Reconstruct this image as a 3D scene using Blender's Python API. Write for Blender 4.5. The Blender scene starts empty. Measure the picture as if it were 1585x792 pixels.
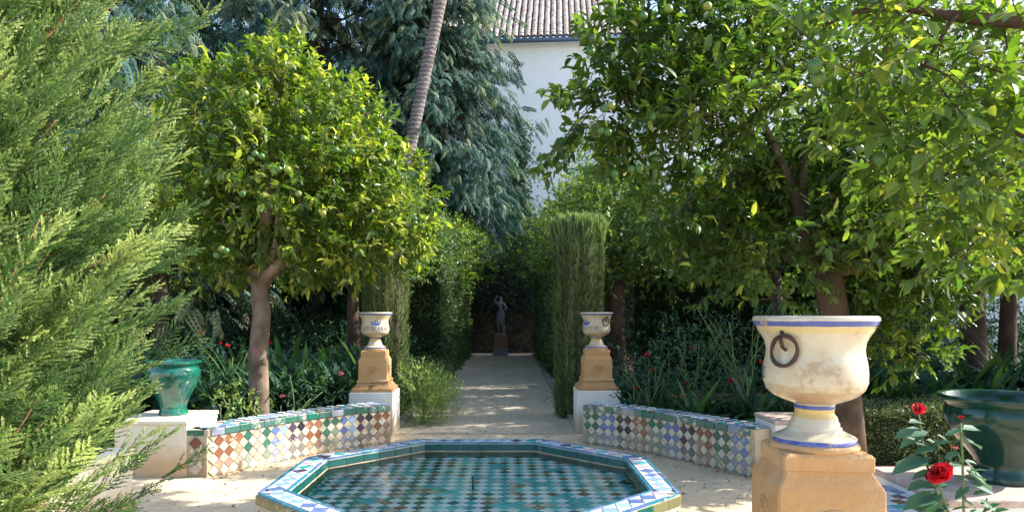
import bpy, bmesh, math, random
import numpy as np
from mathutils import Vector, Matrix, Quaternion

SC = bpy.context.scene
COL = SC.collection
rnd = random.Random(7)
rng = np.random.default_rng(11)
PI = math.pi

# ------------------------------------------------------------------ camera
CAM_Z = 1.56
FPX, VX, VY = 1074.0, 787.0, 484.0          # focal length and vanishing point, in pixels of the 1585 px wide photo
cam = bpy.data.cameras.new('camera')
camo = bpy.data.objects.new('camera', cam); COL.objects.link(camo)
camo.location = (0, 0, CAM_Z); camo.rotation_euler = (PI/2, 0, 0)
cam.sensor_width = 36; cam.lens = 36*FPX/1585
cam.shift_x = (792.5-VX)/1585; cam.shift_y = (VY-396)/1585
cam.clip_start = 0.05; cam.clip_end = 600
SC.camera = camo

# ------------------------------------------------------------------ light
SUN = Vector((1.375, 0.24, 1.0)).normalized()
el = math.asin(SUN.z); az = math.atan2(SUN.x, SUN.y)
w = bpy.data.worlds.new('World'); SC.world = w; w.use_nodes = True
nt = w.node_tree; bg = nt.nodes['Background']
sky = nt.nodes.new('ShaderNodeTexSky'); sky.sky_type = 'NISHITA'; sky.sun_disc = False
sky.sun_elevation = el; sky.sun_rotation = az; sky.altitude = 50; sky.air_density = 1.0; sky.dust_density = 1.6
nt.links.new(sky.outputs[0], bg.inputs[0]); bg.inputs[1].default_value = 0.15
ld = bpy.data.lights.new('sun', 'SUN'); ld.energy = 3.9; ld.angle = math.radians(0.53); ld.color = (1.0, 0.95, 0.86)
lo = bpy.data.objects.new('sun', ld); COL.objects.link(lo)
lo.rotation_euler = SUN.to_track_quat('Z', 'Y').to_euler()
SC.view_settings.view_transform = 'Standard'; SC.view_settings.look = 'None'
SC.view_settings.exposure = 1.62; SC.view_settings.gamma = 1.0
SC.render.engine = 'CYCLES'
SC.cycles.max_bounces = 8; SC.cycles.diffuse_bounces = 4; SC.cycles.transparent_max_bounces = 8
SC.cycles.transmission_bounces = 5; SC.cycles.sample_clamp_indirect = 6

def at(px, py, Y):
    """the point at depth Y that the photo shows at pixel (px, py)"""
    return Vector(((px-VX)*Y/FPX, Y, CAM_Z-(py-VY)*Y/FPX))

# ------------------------------------------------------------------ object helpers
def tag(o, label=None, cat=None, group=None, kind=None):
    if label: o['label'] = label
    if cat: o['category'] = cat
    if group: o['group'] = group
    if kind: o['kind'] = kind
    return o

def empty(name, loc, label, cat, group=None, rz=0.0):
    o = bpy.data.objects.new(name, None); COL.objects.link(o)
    o.location = loc; o.rotation_euler = (0, 0, rz); o.empty_display_size = 0.1
    return tag(o, label, cat, group)

def link(name, me, mat=None, parent=None, loc=None, rot=None, kind=None):
    o = bpy.data.objects.new(name, me); COL.objects.link(o)
    if mat is not None and len(me.materials) == 0: me.materials.append(mat)
    if parent is not None: o.parent = parent
    if loc is not None: o.location = loc
    if rot is not None: o.rotation_euler = rot
    if kind: o['kind'] = kind
    return o

def bmobj(name, bm, mat, parent=None, smooth=False, kind=None, loc=None):
    me = bpy.data.meshes.new(name); bm.normal_update(); bm.to_mesh(me); bm.free()
    if smooth: me.polygons.foreach_set('use_smooth', [True]*len(me.polygons))
    return link(name, me, mat, parent, loc=loc, kind=kind)

def smooth_angle(o, deg=35):
    me = o.data
    bm = bmesh.new(); bm.from_mesh(me)
    for f in bm.faces: f.smooth = True
    for e in bm.edges:
        if len(e.link_faces) == 2 and e.calc_face_angle(0) > math.radians(deg): e.smooth = False
    bm.to_mesh(me); bm.free()

def copy_tree(o, parent=None):
    c = o.copy(); COL.objects.link(c)
    if parent is not None: c.parent = parent
    for ch in o.children: copy_tree(ch, c)
    return c

def box(bm, x0, x1, y0, y1, z0, z1, bev=0.0, seg=2):
    r = bmesh.ops.create_cube(bm, size=1.0)
    vs = r['verts']
    for v in vs:
        v.co = Vector((x0+(v.co.x+.5)*(x1-x0), y0+(v.co.y+.5)*(y1-y0), z0+(v.co.z+.5)*(z1-z0)))
    if bev > 0:
        es = {e for v in vs for e in v.link_edges}
        bmesh.ops.bevel(bm, geom=list(es), offset=bev, segments=seg, affect='EDGES', profile=0.5)

def tube(bm, pts, rad, seg=8, cap=True):
    pts = [Vector(p) for p in pts]; n = len(pts); rings = []
    ref = Vector((0.3, 0.2, 1)).normalized()
    for i, p in enumerate(pts):
        d = (pts[min(i+1, n-1)]-pts[max(i-1, 0)]).normalized()
        if abs(d.dot(ref)) > .95: ref = Vector((1, 0, 0))
        u = d.cross(ref).normalized(); v = d.cross(u)
        r = rad[i] if hasattr(rad, '__len__') else rad
        rings.append([bm.verts.new(p+u*r*math.cos(2*PI*k/seg)+v*r*math.sin(2*PI*k/seg)) for k in range(seg)])
    for a, b in zip(rings, rings[1:]):
        for k in range(seg): bm.faces.new((a[k], a[(k+1) % seg], b[(k+1) % seg], b[k]))
    if cap:
        bm.faces.new(rings[0][::-1]); bm.faces.new(rings[-1])

def lathe(bm, prof, seg=48, sq=None, wob=None):
    """revolve (r, z) pairs; sq turns it into a square or other plan"""
    rings = []
    for r, z in prof:
        ring = []
        for k in range(seg):
            a = 2*PI*k/seg; rr = r*(1+(wob(a, z) if wob else 0))
            ring.append(bm.verts.new((rr*math.cos(a), rr*math.sin(a), z)))
        rings.append(ring)
    for a, b in zip(rings, rings[1:]):
        for k in range(seg): bm.faces.new((a[k], a[(k+1) % seg], b[(k+1) % seg], b[k]))
    bm.faces.new(rings[0][::-1]); bm.faces.new(rings[-1])

def square_stack(bm, prof, ch=0.0):
    """square sections (half width, z) joined upwards, with a small corner chamfer"""
    rings = []
    for h, z in prof:
        c = min(ch, h*.3)
        p = [(-h+c, -h), (h-c, -h), (h, -h+c), (h, h-c), (h-c, h), (-h+c, h), (-h, h-c), (-h, -h+c)]
        rings.append([bm.verts.new((x, y, z)) for x, y in p])
    for a, b in zip(rings, rings[1:]):
        for k in range(8): bm.faces.new((a[k], a[(k+1) % 8], b[(k+1) % 8], b[k]))
    bm.faces.new(rings[0][::-1]); bm.faces.new(rings[-1])

# ------------------------------------------------------------------ materials
class NM:
    def __init__(self, name):
        self.m = bpy.data.materials.new(name); self.m.use_nodes = True
        self.t = self.m.node_tree; self.t.nodes.clear()
        self.out = self.n('ShaderNodeOutputMaterial')
    def n(self, typ, **kw):
        nd = self.t.nodes.new(typ)
        for k, v in kw.items(): setattr(nd, k, v)
        return nd
    def l(self, a, b): self.t.links.new(a, b)
    def coord(self, kind='Object'): return self.n('ShaderNodeTexCoord').outputs[kind]
    def pos(self): return self.n('ShaderNodeNewGeometry').outputs['Position']
    def noise(self, scale, detail=5, rough=.6, vec=None, dist=0):
        nd = self.n('ShaderNodeTexNoise'); nd.inputs['Scale'].default_value = scale
        nd.inputs['Detail'].default_value = detail; nd.inputs['Roughness'].default_value = rough
        nd.inputs['Distortion'].default_value = dist
        self.l(vec if vec is not None else self.pos(), nd.inputs['Vector']); return nd.outputs['Fac']
    def ramp(self, fac, stops, interp='LINEAR'):
        r = self.n('ShaderNodeValToRGB'); cr = r.color_ramp; cr.interpolation = interp
        while len(cr.elements) < len(stops): cr.elements.new(.5)
        for e, (p, c) in zip(cr.elements, stops):
            e.position = p; e.color = (c, c, c, 1) if not hasattr(c, '__len__') else (c[0], c[1], c[2], 1)
        self.l(fac, r.inputs[0]); return r.outputs[0]
    def mix(self, fac, a, b, blend='MIX'):
        m = self.n('ShaderNodeMix', data_type='RGBA', blend_type=blend)
        for s, v in ((m.inputs[0], fac), (m.inputs[6], a), (m.inputs[7], b)):
            if isinstance(v, bpy.types.NodeSocket): self.l(v, s)
            elif s.type == 'VALUE': s.default_value = v
            elif isinstance(v, (tuple, list)): s.default_value = (v[0], v[1], v[2], 1)
            else: s.default_value = (v, v, v, 1)
        return m.outputs[2]
    def math(self, op, a, b=0.0, clamp=False):
        m = self.n('ShaderNodeMath', operation=op); m.use_clamp = clamp
        for s, v in ((m.inputs[0], a), (m.inputs[1], b)):
            if isinstance(v, bpy.types.NodeSocket): self.l(v, s)
            else: s.default_value = v
        return m.outputs[0]
    def bump(self, h, strength, dist=.01):
        b = self.n('ShaderNodeBump'); b.inputs['Strength'].default_value = strength
        b.inputs['Distance'].default_value = dist; self.l(h, b.inputs['Height']); return b.outputs[0]
    def prin(self, col, rough=.6, spec=.5, normal=None, coat=0, metal=0):
        p = self.n('ShaderNodeBsdfPrincipled')
        for key, v in (('Base Color', col), ('Roughness', rough)):
            if isinstance(v, bpy.types.NodeSocket): self.l(v, p.inputs[key])
            else: p.inputs[key].default_value = (v[0], v[1], v[2], 1) if isinstance(v, (tuple, list)) else v
        p.inputs['Specular IOR Level'].default_value = spec; p.inputs['Metallic'].default_value = metal
        p.inputs['Coat Weight'].default_value = coat
        if normal is not None: self.l(normal, p.inputs['Normal'])
        return p.outputs[0]
    def done(self, sh): self.l(sh, self.out.inputs[0]); return self.m

def leaf_mat(name, dark, mid, light, trans=.35, rough=.42, tcol=None, spec=.5):
    q = NM(name)
    a = q.n('ShaderNodeAttribute', attribute_name='tint').outputs['Fac']
    a = q.math('ADD', a, q.n('ShaderNodeAttribute', attribute_name='itint', attribute_type='INSTANCER').outputs['Fac'])
    r = q.n('ShaderNodeObjectInfo').outputs['Random']
    f = q.math('ADD', a, q.math('MULTIPLY', q.math('SUBTRACT', r, .5), .22), clamp=True)
    c = q.ramp(f, [(0, dark), (.5, mid), (1, light)])
    p = q.prin(c, rough, spec)
    t = q.n('ShaderNodeBsdfTranslucent')
    tc = q.mix(1.0, c, tcol if tcol else (1.9, 2.1, .8), 'MULTIPLY')
    q.l(tc, t.inputs[0])
    mx = q.n('ShaderNodeMixShader'); mx.inputs[0].default_value = trans
    q.l(p, mx.inputs[1]); q.l(t.outputs[0], mx.inputs[2])
    return q.done(mx.outputs[0])

M = {}
M['orange_leaf'] = leaf_mat('orange_leaf', (.022, .056, .014), (.085, .140, .020), (.56, .52, .10), .45, .38, spec=.5)
M['orange_leaf_far'] = leaf_mat('orange_leaf_far', (.028, .070, .026), (.080, .14, .030), (.42, .43, .08), .36, .48, spec=.35)
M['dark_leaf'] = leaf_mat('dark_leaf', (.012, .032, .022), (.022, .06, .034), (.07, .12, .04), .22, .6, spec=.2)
M['juniper'] = leaf_mat('juniper', (.018, .052, .030), (.105, .175, .062), (.55, .61, .25), .28, .6, (1.5, 1.8, .8), .2)
M['cedar'] = leaf_mat('cedar', (.014, .042, .040), (.050, .115, .095), (.36, .38, .19), .22, .7, (1.3, 1.5, .9), .2)
M['cypress'] = leaf_mat('cypress', (.075, .075, .045), (.13, .18, .075), (.26, .34, .13), .25, .7, (1.4, 1.6, .8), .2)
M['hedge_leaf'] = leaf_mat('hedge_leaf', (.022, .05, .026), (.05, .10, .035), (.13, .19, .06), .25, .5)
M['box_leaf'] = leaf_mat('box_leaf', (.05, .065, .035), (.10, .13, .06), (.22, .26, .12), .25, .55)
M['strap'] = leaf_mat('strap', (.014, .042, .028), (.028, .08, .045), (.13, .21, .05), .22, .45, spec=.35)
M['rose_leaf'] = leaf_mat('rose_leaf', (.03, .075, .055), (.055, .13, .085), (.15, .24, .08), .28, .55, spec=.25)
M['pale_shrub'] = leaf_mat('pale_shrub', (.10, .17, .05), (.26, .34, .10), (.52, .56, .24), .35, .6)
M['dry_leaf'] = leaf_mat('dry_leaf', (.16, .09, .04), (.30, .19, .08), (.50, .40, .16), .15, .7)
M['palm_leaf'] = leaf_mat('palm_leaf', (.03, .06, .03), (.06, .10, .04), (.12, .18, .06), .2, .5)

def petal(name, c1, c2):
    q = NM(name); a = q.n('ShaderNodeAttribute', attribute_name='tint').outputs['Fac']
    c = q.ramp(a, [(0, c1), (1, c2)])
    p = q.prin(c, .5, .3); t = q.n('ShaderNodeBsdfTranslucent'); q.l(c, t.inputs[0])
    mx = q.n('ShaderNodeMixShader'); mx.inputs[0].default_value = .3
    q.l(p, mx.inputs[1]); q.l(t.outputs[0], mx.inputs[2]); return q.done(mx.outputs[0])
M['red_petal'] = petal('red_petal', (.32, .004, .012), (.75, .02, .03))
M['pink_petal'] = petal('pink_petal', (.6, .12, .16), (.8, .3, .32))

def bark(name, c1, c2, scale=18, bump=.7, stretch=(1, 1, .18)):
    q = NM(name); mp = q.n('ShaderNodeMapping'); mp.inputs['Scale'].default_value = stretch
    q.l(q.coord(), mp.inputs[0])
    n = q.noise(scale, 8, .7, mp.outputs[0], .6); n2 = q.noise(3, 4, .6)
    c = q.mix(n, c1, c2); c = q.mix(q.ramp(n2, [(.4, 0), (.7, 1)]), c, tuple(min(1, x*1.7) for x in c2))
    return q.done(q.prin(c, .85, .2, q.bump(n, bump, .02)))
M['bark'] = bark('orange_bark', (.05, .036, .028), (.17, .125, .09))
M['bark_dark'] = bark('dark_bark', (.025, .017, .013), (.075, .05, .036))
M['juniper_bark'] = bark('juniper_bark', (.10, .045, .025), (.26, .13, .07), 30)
M['stem'] = bark('green_stem', (.06, .10, .03), (.12, .16, .06), 40, .2)
q = NM('palm_bark'); v = q.coord()
wv = q.n('ShaderNodeTexWave', wave_type='BANDS', bands_direction='Z'); wv.inputs['Scale'].default_value = 2.4
wv.inputs['Distortion'].default_value = 2.5; wv.inputs['Detail'].default_value = 3; wv.inputs['Detail Scale'].default_value = 3
q.l(v, wv.inputs[0]); nn = q.noise(9, 5, .7, v)
c = q.mix(nn, (.06, .05, .052), (.22, .19, .19)); c = q.mix(q.ramp(wv.outputs[1], [(.6, 0), (.9, .6)]), c, (.34, .30, .29))
M['palm_bark'] = q.done(q.prin(c, .9, .1, q.bump(q.math('ADD', q.math('MULTIPLY', wv.outputs[1], .4), nn), .6, .03)))

# sandy ground (albero)
q = NM('sand'); P_ = q.pos()
a = q.noise(.55, 4, .6, P_); b = q.noise(5, 6, .65, P_); d = q.noise(60, 3, .7, P_); g = q.noise(160, 2, .5, P_)
c = q.mix(q.ramp(a, [(.35, 0), (.7, 1)]), (.58, .46, .30), (.68, .56, .39))
c = q.mix(q.ramp(b, [(.45, 0), (.75, .55)]), c, (.42, .33, .22))
c = q.mix(q.ramp(g, [(.62, 0), (.70, .5)]), c, (.22, .17, .12))
c = q.mix(q.ramp(d, [(.66, 0), (.72, .7)]), c, (.70, .62, .48))
f_ = q.noise(2.2, 3, .5, P_, 1.2); c = q.mix(q.ramp(f_, [(.5, 0), (.62, .35)]), c, (.44, .34, .22))
h = q.math('ADD', q.math('ADD', q.math('MULTIPLY', b, 1.0), q.math('MULTIPLY', f_, 1.5)), q.math('MULTIPLY', d, .35))
M['sand'] = q.done(q.prin(c, .95, .15, q.bump(h, .5, .02)))
q = NM('path_gravel'); P_ = q.pos()
mp = q.n('ShaderNodeMapping'); mp.inputs['Scale'].default_value = (1, .35, 1); q.l(P_, mp.inputs[0])
a = q.noise(1.2, 5, .65, mp.outputs[0]); b = q.noise(9, 6, .7, P_); g = q.noise(110, 2, .6, P_)
c = q.mix(q.ramp(a, [(.35, 0), (.68, 1)]), (.54, .46, .34), (.68, .58, .43))
c = q.mix(q.ramp(b, [(.5, 0), (.72, .5)]), c, (.27, .22, .17))
c = q.mix(q.ramp(g, [(.58, 0), (.68, .7)]), c, (.16, .13, .10))
M['path'] = q.done(q.prin(c, .95, .15, q.bump(q.math('ADD', b, g), .6, .02)))
q = NM('soil'); a = q.noise(4, 7, .7); g = q.noise(50, 4, .7)
c = q.mix(a, (.035, .024, .016), (.10, .07, .045)); c = q.mix(q.ramp(g, [(.6, 0), (.66, .7)]), c, (.16, .10, .05))
M['soil'] = q.done(q.prin(c, .95, .1, q.bump(q.math('ADD', a, g), 1, .05)))

def plaster(name, base, stain, dirt, stain_amt=.4, low=.25, rough=.85, bump=.35, bd=.01):
    """painted render, dirt rising from the foot and weathered patches"""
    q = NM(name); P_ = q.coord(); a = q.noise(3.2, 6, .65, P_); b = q.noise(25, 5, .7, P_)
    sx = q.n('ShaderNodeSeparateXYZ'); q.l(P_, sx.inputs[0])
    c = q.mix(q.ramp(a, [(.42, 0), (.72, stain_amt)]), base, stain)
    c = q.mix(q.ramp(b, [(.55, 0), (.75, .25)]), c, tuple(x*.7 for x in base))
    f = q.math('SUBTRACT', 1.0, q.math('DIVIDE', q.math('SUBTRACT', sx.outputs[2], q.math('MULTIPLY', a, .22)), low), clamp=True)
    c = q.mix(q.math('MULTIPLY', f, .75), c, dirt)
    return q.done(q.prin(c, rough, .25, q.bump(q.math('ADD', a, q.math('MULTIPLY', b, .4)), bump, bd)))
M['white_wash'] = plaster('white_wash', (.74, .73, .70), (.55, .52, .47), (.40, .30, .20), .5, .22)
M['cream_wash'] = plaster('cream_wash', (.74, .65, .50), (.66, .50, .32), (.46, .27, .12), .7, .2)
M['ochre'] = plaster('ochre_paint', (.50, .285, .125), (.60, .42, .25), (.40, .22, .10), .8, .0001, .8, 1.0, .02)
M['mortar'] = plaster('mortar', (.50, .42, .30), (.40, .30, .19), (.34, .25, .16), .6, .12, .9, .7)
M['wall_white'] = plaster('wall_white', (.84, .88, .93), (.70, .74, .79), (.60, .57, .52), .35, .3, .9, .1)
q = NM('slab'); a = q.noise(7, 6, .7); c = q.ramp(a, [(.3, (.52, .44, .38)), (.5, (.42, .30, .25)), (.7, (.60, .54, .47))])
M['slab'] = q.done(q.prin(c, .8, .3, q.bump(a, .6, .01)))
q = NM('edging_stone'); a = q.noise(9, 6, .7); r_ = q.n('ShaderNodeObjectInfo').outputs['Random']
c = q.mix(a, (.22, .20, .19), (.46, .42, .38)); M['edging'] = q.done(q.prin(c, .9, .2, q.bump(a, .8, .02)))
q = NM('brick'); a = q.noise(12, 5, .7); c = q.mix(a, (.26, .12, .07), (.42, .24, .16)); M['brick'] = q.done(q.prin(c, .9, .2, q.bump(a, .6, .01)))

def glaze(name, c1, c2, worn=(.50, .43, .32), wear=.25, rough=.16, spec=.55):
    """glazed ceramic with its own speckle, a little variation tile to tile and chips down to the clay"""
    q = NM(name); P_ = q.pos(); a = q.noise(38, 4, .65, P_); b = q.noise(14, 5, .7, P_)
    r_ = q.n('ShaderNodeObjectInfo').outputs['Random']
    c = q.mix(q.math('ADD', q.math('MULTIPLY', a, .6), q.math('MULTIPLY', r_, .5), clamp=True), c1, c2)
    wf = q.math('ADD', b, q.math('MULTIPLY', q.math('SUBTRACT', r_, .5), .16))
    t = .78-wear*.55
    wm = q.ramp(wf, [(t-.05, 0), (t+.03, 1)])
    c = q.mix(wm, c, worn)
    ro = q.mix(wm, rough, .8)
    return q.done(q.prin(c, ro, spec, q.bump(q.math('SUBTRACT', q.math('MULTIPLY', a, .25), wm), .3, .004)))
G = {
 'green': glaze('glaze_green', (.025, .085, .06), (.05, .17, .11), wear=.2),
 'dkgreen': glaze('glaze_dark_green', (.008, .075, .055), (.018, .16, .115), wear=.12),
 'teal': glaze('glaze_teal', (.015, .22, .20), (.05, .38, .36), wear=.1),
 'turq': glaze('glaze_turquoise', (.05, .30, .34), (.12, .44, .50), wear=.1),
 'blue': glaze('glaze_blue', (.06, .10, .25), (.16, .23, .42), wear=.2),
 'ltblue': glaze('glaze_light_blue', (.18, .30, .48), (.34, .46, .62), wear=.2),
 'black': glaze('glaze_black', (.015, .015, .02), (.055, .05, .06), wear=.2),
 'purple': glaze('glaze_purple', (.045, .025, .05), (.10, .065, .11)),
 'brown': glaze('glaze_brown', (.16, .06, .035), (.28, .12, .065), wear=.2),
 'olive': glaze('glaze_olive', (.12, .13, .05), (.26, .23, .12), wear=.2),
 'mauve': glaze('glaze_mauve', (.33, .26, .30), (.50, .42, .46)),
 'cream': glaze('glaze_cream', (.46, .40, .29), (.62, .57, .45), (.40, .31, .21), .42, .35),
 'white': glaze('glaze_white', (.58, .60, .60), (.74, .76, .76), (.48, .40, .30), .25, .2),
 'white_wet': glaze('glaze_pool_white', (.76, .83, .74), (.88, .91, .84), (.40, .38, .27), .2, .2),
 'worn': glaze('glaze_worn', (.26, .22, .20), (.42, .36, .30), (.46, .37, .26), .45, .5, .3),
 'worn_green': glaze('glaze_worn_green', (.15, .19, .15), (.26, .29, .22), (.42, .34, .24), .3, .5, .3),
 'worn_blue': glaze('glaze_worn_blue', (.18, .21, .29), (.30, .32, .38), (.42, .34, .24), .3, .5, .3),
 'worn_black': glaze('glaze_worn_black', (.13, .12, .12), (.22, .20, .18), (.40, .32, .22), .3, .5, .3),
 'worn_brown': glaze('glaze_worn_brown', (.24, .15, .11), (.36, .24, .17), (.42, .34, .24), .3, .5, .3),
}
G['pool_green'] = glaze('pool_green', (.008, .16, .105), (.03, .30, .20), wear=.14)
G['pool_dark'] = glaze('pool_dark', (.006, .075, .06), (.015, .15, .115), wear=.12)
G['pool_teal'] = glaze('pool_teal', (.015, .29, .30), (.07, .46, .47), wear=.1)
G['pool_turq'] = glaze('pool_turquoise', (.06, .44, .40), (.18, .60, .54), wear=.1)
G['rim_white'] = glaze('rim_white', (.42, .43, .47), (.60, .60, .62), (.40, .32, .26), .3, .25)
G['deep'] = glaze('deep_green', (.004, .045, .042), (.012, .095, .085), wear=.1)
G['sea'] = glaze('glaze_sea_blue', (.02, .13, .19), (.05, .22, .32), wear=.2)
G['trim'] = glaze('bench_trim', (.035, .10, .085), (.09, .19, .165), wear=.3)
def pot_glaze():
    q = NM('green_pot_glaze'); P_ = q.coord(); a = q.noise(9, 4, .6, P_); b = q.noise(60, 3, .6, P_)
    c = q.ramp(a, [(.35, (.004, .05, .038)), (.6, (.01, .13, .085)), (.8, (.03, .20, .13))])
    return q.done(q.prin(c, .08, .7, q.bump(q.math('ADD', a, q.math('MULTIPLY', b, .1)), .25, .01), .4))
M['pot_green'] = pot_glaze()
def pot_glaze2():
    q = NM('dark_green_pot_glaze'); P_ = q.coord(); a = q.noise(6, 4, .6, P_)
    c = q.ramp(a, [(.35, (.003, .028, .018)), (.7, (.004, .045, .028))])
    return q.done(q.prin(c, .14, .45, q.bump(a, .4, .012), .1))
M['pot_dark'] = pot_glaze2()

# painted urn: cream tin glaze with blue and yellow bands at fixed heights, brown weathering
def urn_mat(name, wear):
    q = NM(name); P_ = q.coord(); sx = q.n('ShaderNodeSeparateXYZ'); q.l(P_, sx.inputs[0])
    a = q.noise(7, 6, .65, P_, .5); b = q.noise(45, 5, .7, P_); wz = q.noise(16, 3, .5, P_)
    z = q.math('ADD', sx.outputs[2], q.math('MULTIPLY', q.math('SUBTRACT', wz, .5), .006))
    base = q.ramp(a, [(.3, (.57, .54, .45)), (.55, (.53, .46, .33)), (.75, (.47, .37, .23))])
    def band(z0, z1): return q.math('MULTIPLY', q.math('GREATER_THAN', z, z0), q.math('LESS_THAN', z, z1))
    c = q.mix(q.math('MULTIPLY', band(.412, .436), .6), base, (.60, .45, .16))
    c = q.mix(band(.095, .128), c, (.58, .44, .16))
    c = q.mix(q.math('MULTIPLY', band(.150, .200), q.ramp(a, [(.4, .9), (.6, .35)])), c, (.36, .22, .10))
    c = q.mix(q.math('MULTIPLY', band(.200, .222), q.ramp(b, [(.35, 0), (.65, .8)])), c, (.42, .30, .16))
    blue = q.mix(b, (.03, .05, .22), (.09, .13, .42))
    for z0, z1 in ((.437, .456), (.128, .142), (.004, .020)): c = q.mix(band(z0, z1), c, blue)
    wm = q.ramp(q.math('ADD', q.math('MULTIPLY', b, .35), q.math('MULTIPLY', a, .65)), [(.60-wear, 0), (.66-wear, .85)])
    c = q.mix(wm, c, (.40, .29, .19))
    return q.done(q.prin(c, q.mix(wm, .22, .8), .5, q.bump(q.math('SUBTRACT', q.math('MULTIPLY', a, .4), wm), .35, .006), .15))
M['urn'] = urn_mat('urn_glaze', .04)
q = NM('iron'); a = q.noise(60, 4, .7); c = q.mix(a, (.035, .025, .022), (.10, .06, .045)); M['iron'] = q.done(q.prin(c, .6, .4, q.bump(a, .5, .003), metal=.3))
q = NM('ink_blue'); M['ink'] = q.done(q.prin((.03, .04, .13), .3, .5))
q = NM('crown_blue'); M['crown'] = q.done(q.prin((.05, .09, .35), .3, .5))
q = NM('marble'); a = q.noise(5, 6, .7); M['marble'] = q.done(q.prin(q.mix(a, (.20, .20, .24), (.36, .36, .40)), .7, .3, q.bump(a, .3, .01)))
q = NM('roof_tile'); a = q.noise(3.5, 5, .7); b = q.noise(22, 4, .7); r_ = q.n('ShaderNodeObjectInfo').outputs['Random']
c = q.mix(q.math('ADD', q.math('MULTIPLY', r_, .7), q.math('MULTIPLY', b, .3)), (.60, .47, .39), (.86, .75, .67))
c = q.mix(q.ramp(a, [(.6, 0), (.72, .7)]), c, (.45, .22, .13)); M['roof'] = q.done(q.prin(c, .9, .2, q.bump(b, .4, .02)))
q = NM('roof_pan'); b = q.noise(9, 5, .8); M['pan'] = q.done(q.prin(q.mix(b, (.07, .055, .06), (.26, .20, .18)), .9, .2, q.bump(b, .8, .04)))
q = NM('blue_gutter'); M['gutter'] = q.done(q.prin((.045, .085, .15), .5, .4))
q = NM('orange_skin'); a = q.noise(180, 2, .5, q.coord()); b = q.noise(4, 2, .5); r_ = q.n('ShaderNodeObjectInfo').outputs['Random']
c = q.mix(q.ramp(r_, [(.75, 0), (1, 1)]), (.06, .14, .025), (.24, .27, .045)); M['fruit'] = q.done(q.prin(c, .38, .5, q.bump(a, .25, .002)))
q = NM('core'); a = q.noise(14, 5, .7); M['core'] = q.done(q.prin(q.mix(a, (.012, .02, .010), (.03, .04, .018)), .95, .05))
q = NM('pipe'); M['pipe'] = q.done(q.prin((.03, .05, .05), .4, .5, metal=.6))
# water: clear, reflecting by Fresnel, faintly green
q = NM('water'); n1 = q.noise(5, 3, .5); n2 = q.noise(22, 2, .5)
nb = q.bump(q.math('ADD', n1, q.math('MULTIPLY', n2, .25)), .12, .03)
fr = q.n('ShaderNodeFresnel'); fr.inputs[0].default_value = 1.33; q.l(nb, fr.inputs['Normal'])
tr = q.n('ShaderNodeBsdfTransparent'); tr.inputs[0].default_value = (.95, 1.0, .985, 1)
gl = q.n('ShaderNodeBsdfGlossy'); gl.inputs['Roughness'].default_value = .03; q.l(nb, gl.inputs['Normal'])
mx = q.n('ShaderNodeMixShader'); q.l(fr.outputs[0], mx.inputs[0]); q.l(tr.outputs[0], mx.inputs[1]); q.l(gl.outputs[0], mx.inputs[2])
M['water'] = q.done(mx.outputs[0])

# ------------------------------------------------------------------ numpy foliage kit
def nrm(a): return a/np.maximum(np.linalg.norm(a, axis=-1, keepdims=True), 1e-9)
def rdir(n):
    v = rng.normal(size=(n, 3)); return nrm(v)
def frames(d, up):
    d, up = np.broadcast_arrays(np.atleast_2d(np.asarray(d, float)), np.atleast_2d(np.asarray(up, float)))
    x = nrm(d); y = nrm(np.cross(up, x)); z = np.cross(x, y)
    return np.stack([x, y, z], axis=2)
class Cloud:
    def __init__(self): self.v = []; self.f = []; self.t = []; self.n = 0
    def stamp(self, proto, R, pos, scale, tint):
        pos = np.atleast_2d(np.asarray(pos, float)); V, F = proto[0], proto[1]; N = len(pos)
        if N == 0: return
        T0 = proto[2] if len(proto) > 2 else np.zeros(len(V))
        scale = np.asarray(scale, float)
        if scale.ndim == 0: scale = np.full(N, float(scale))
        W = np.einsum('nij,vj->nvi', R, V)*scale[:, None, None]+pos[:, None, :]
        self.v.append(W.reshape(-1, 3)); k = len(V)
        self.f.append((F[None]+(np.arange(N)*k)[:, None, None]+self.n).reshape(-1, 3))
        self.t.append((np.asarray(tint)[:, None]+T0[None]).reshape(-1)); self.n += N*k
    def raw(self, V, F, t):
        V = np.asarray(V, float); F = np.asarray(F)
        self.v.append(V); self.f.append(F+self.n); self.t.append(np.full(len(V), t)); self.n += len(V)
    def mesh(self, name):
        me = bpy.data.meshes.new(name); v = np.concatenate(self.v); f = np.concatenate(self.f); t = np.concatenate(self.t)
        me.vertices.add(len(v)); me.vertices.foreach_set('co', v.astype(np.float32).ravel())
        me.loops.add(f.size); me.loops.foreach_set('vertex_index', f.astype(np.int32).ravel())
        me.polygons.add(len(f)); me.polygons.foreach_set('loop_start', np.arange(0, f.size, 3, dtype=np.int32))
        me.update(calc_edges=True)
        at_ = me.attributes.new('tint', 'FLOAT', 'POINT'); at_.data.foreach_set('value', np.clip(t, -.5, 1).astype(np.float32))
        return me
    def build(self, name, mat, parent=None, kind=None): return link(name, self.mesh(name), mat, parent, kind=kind)

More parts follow.
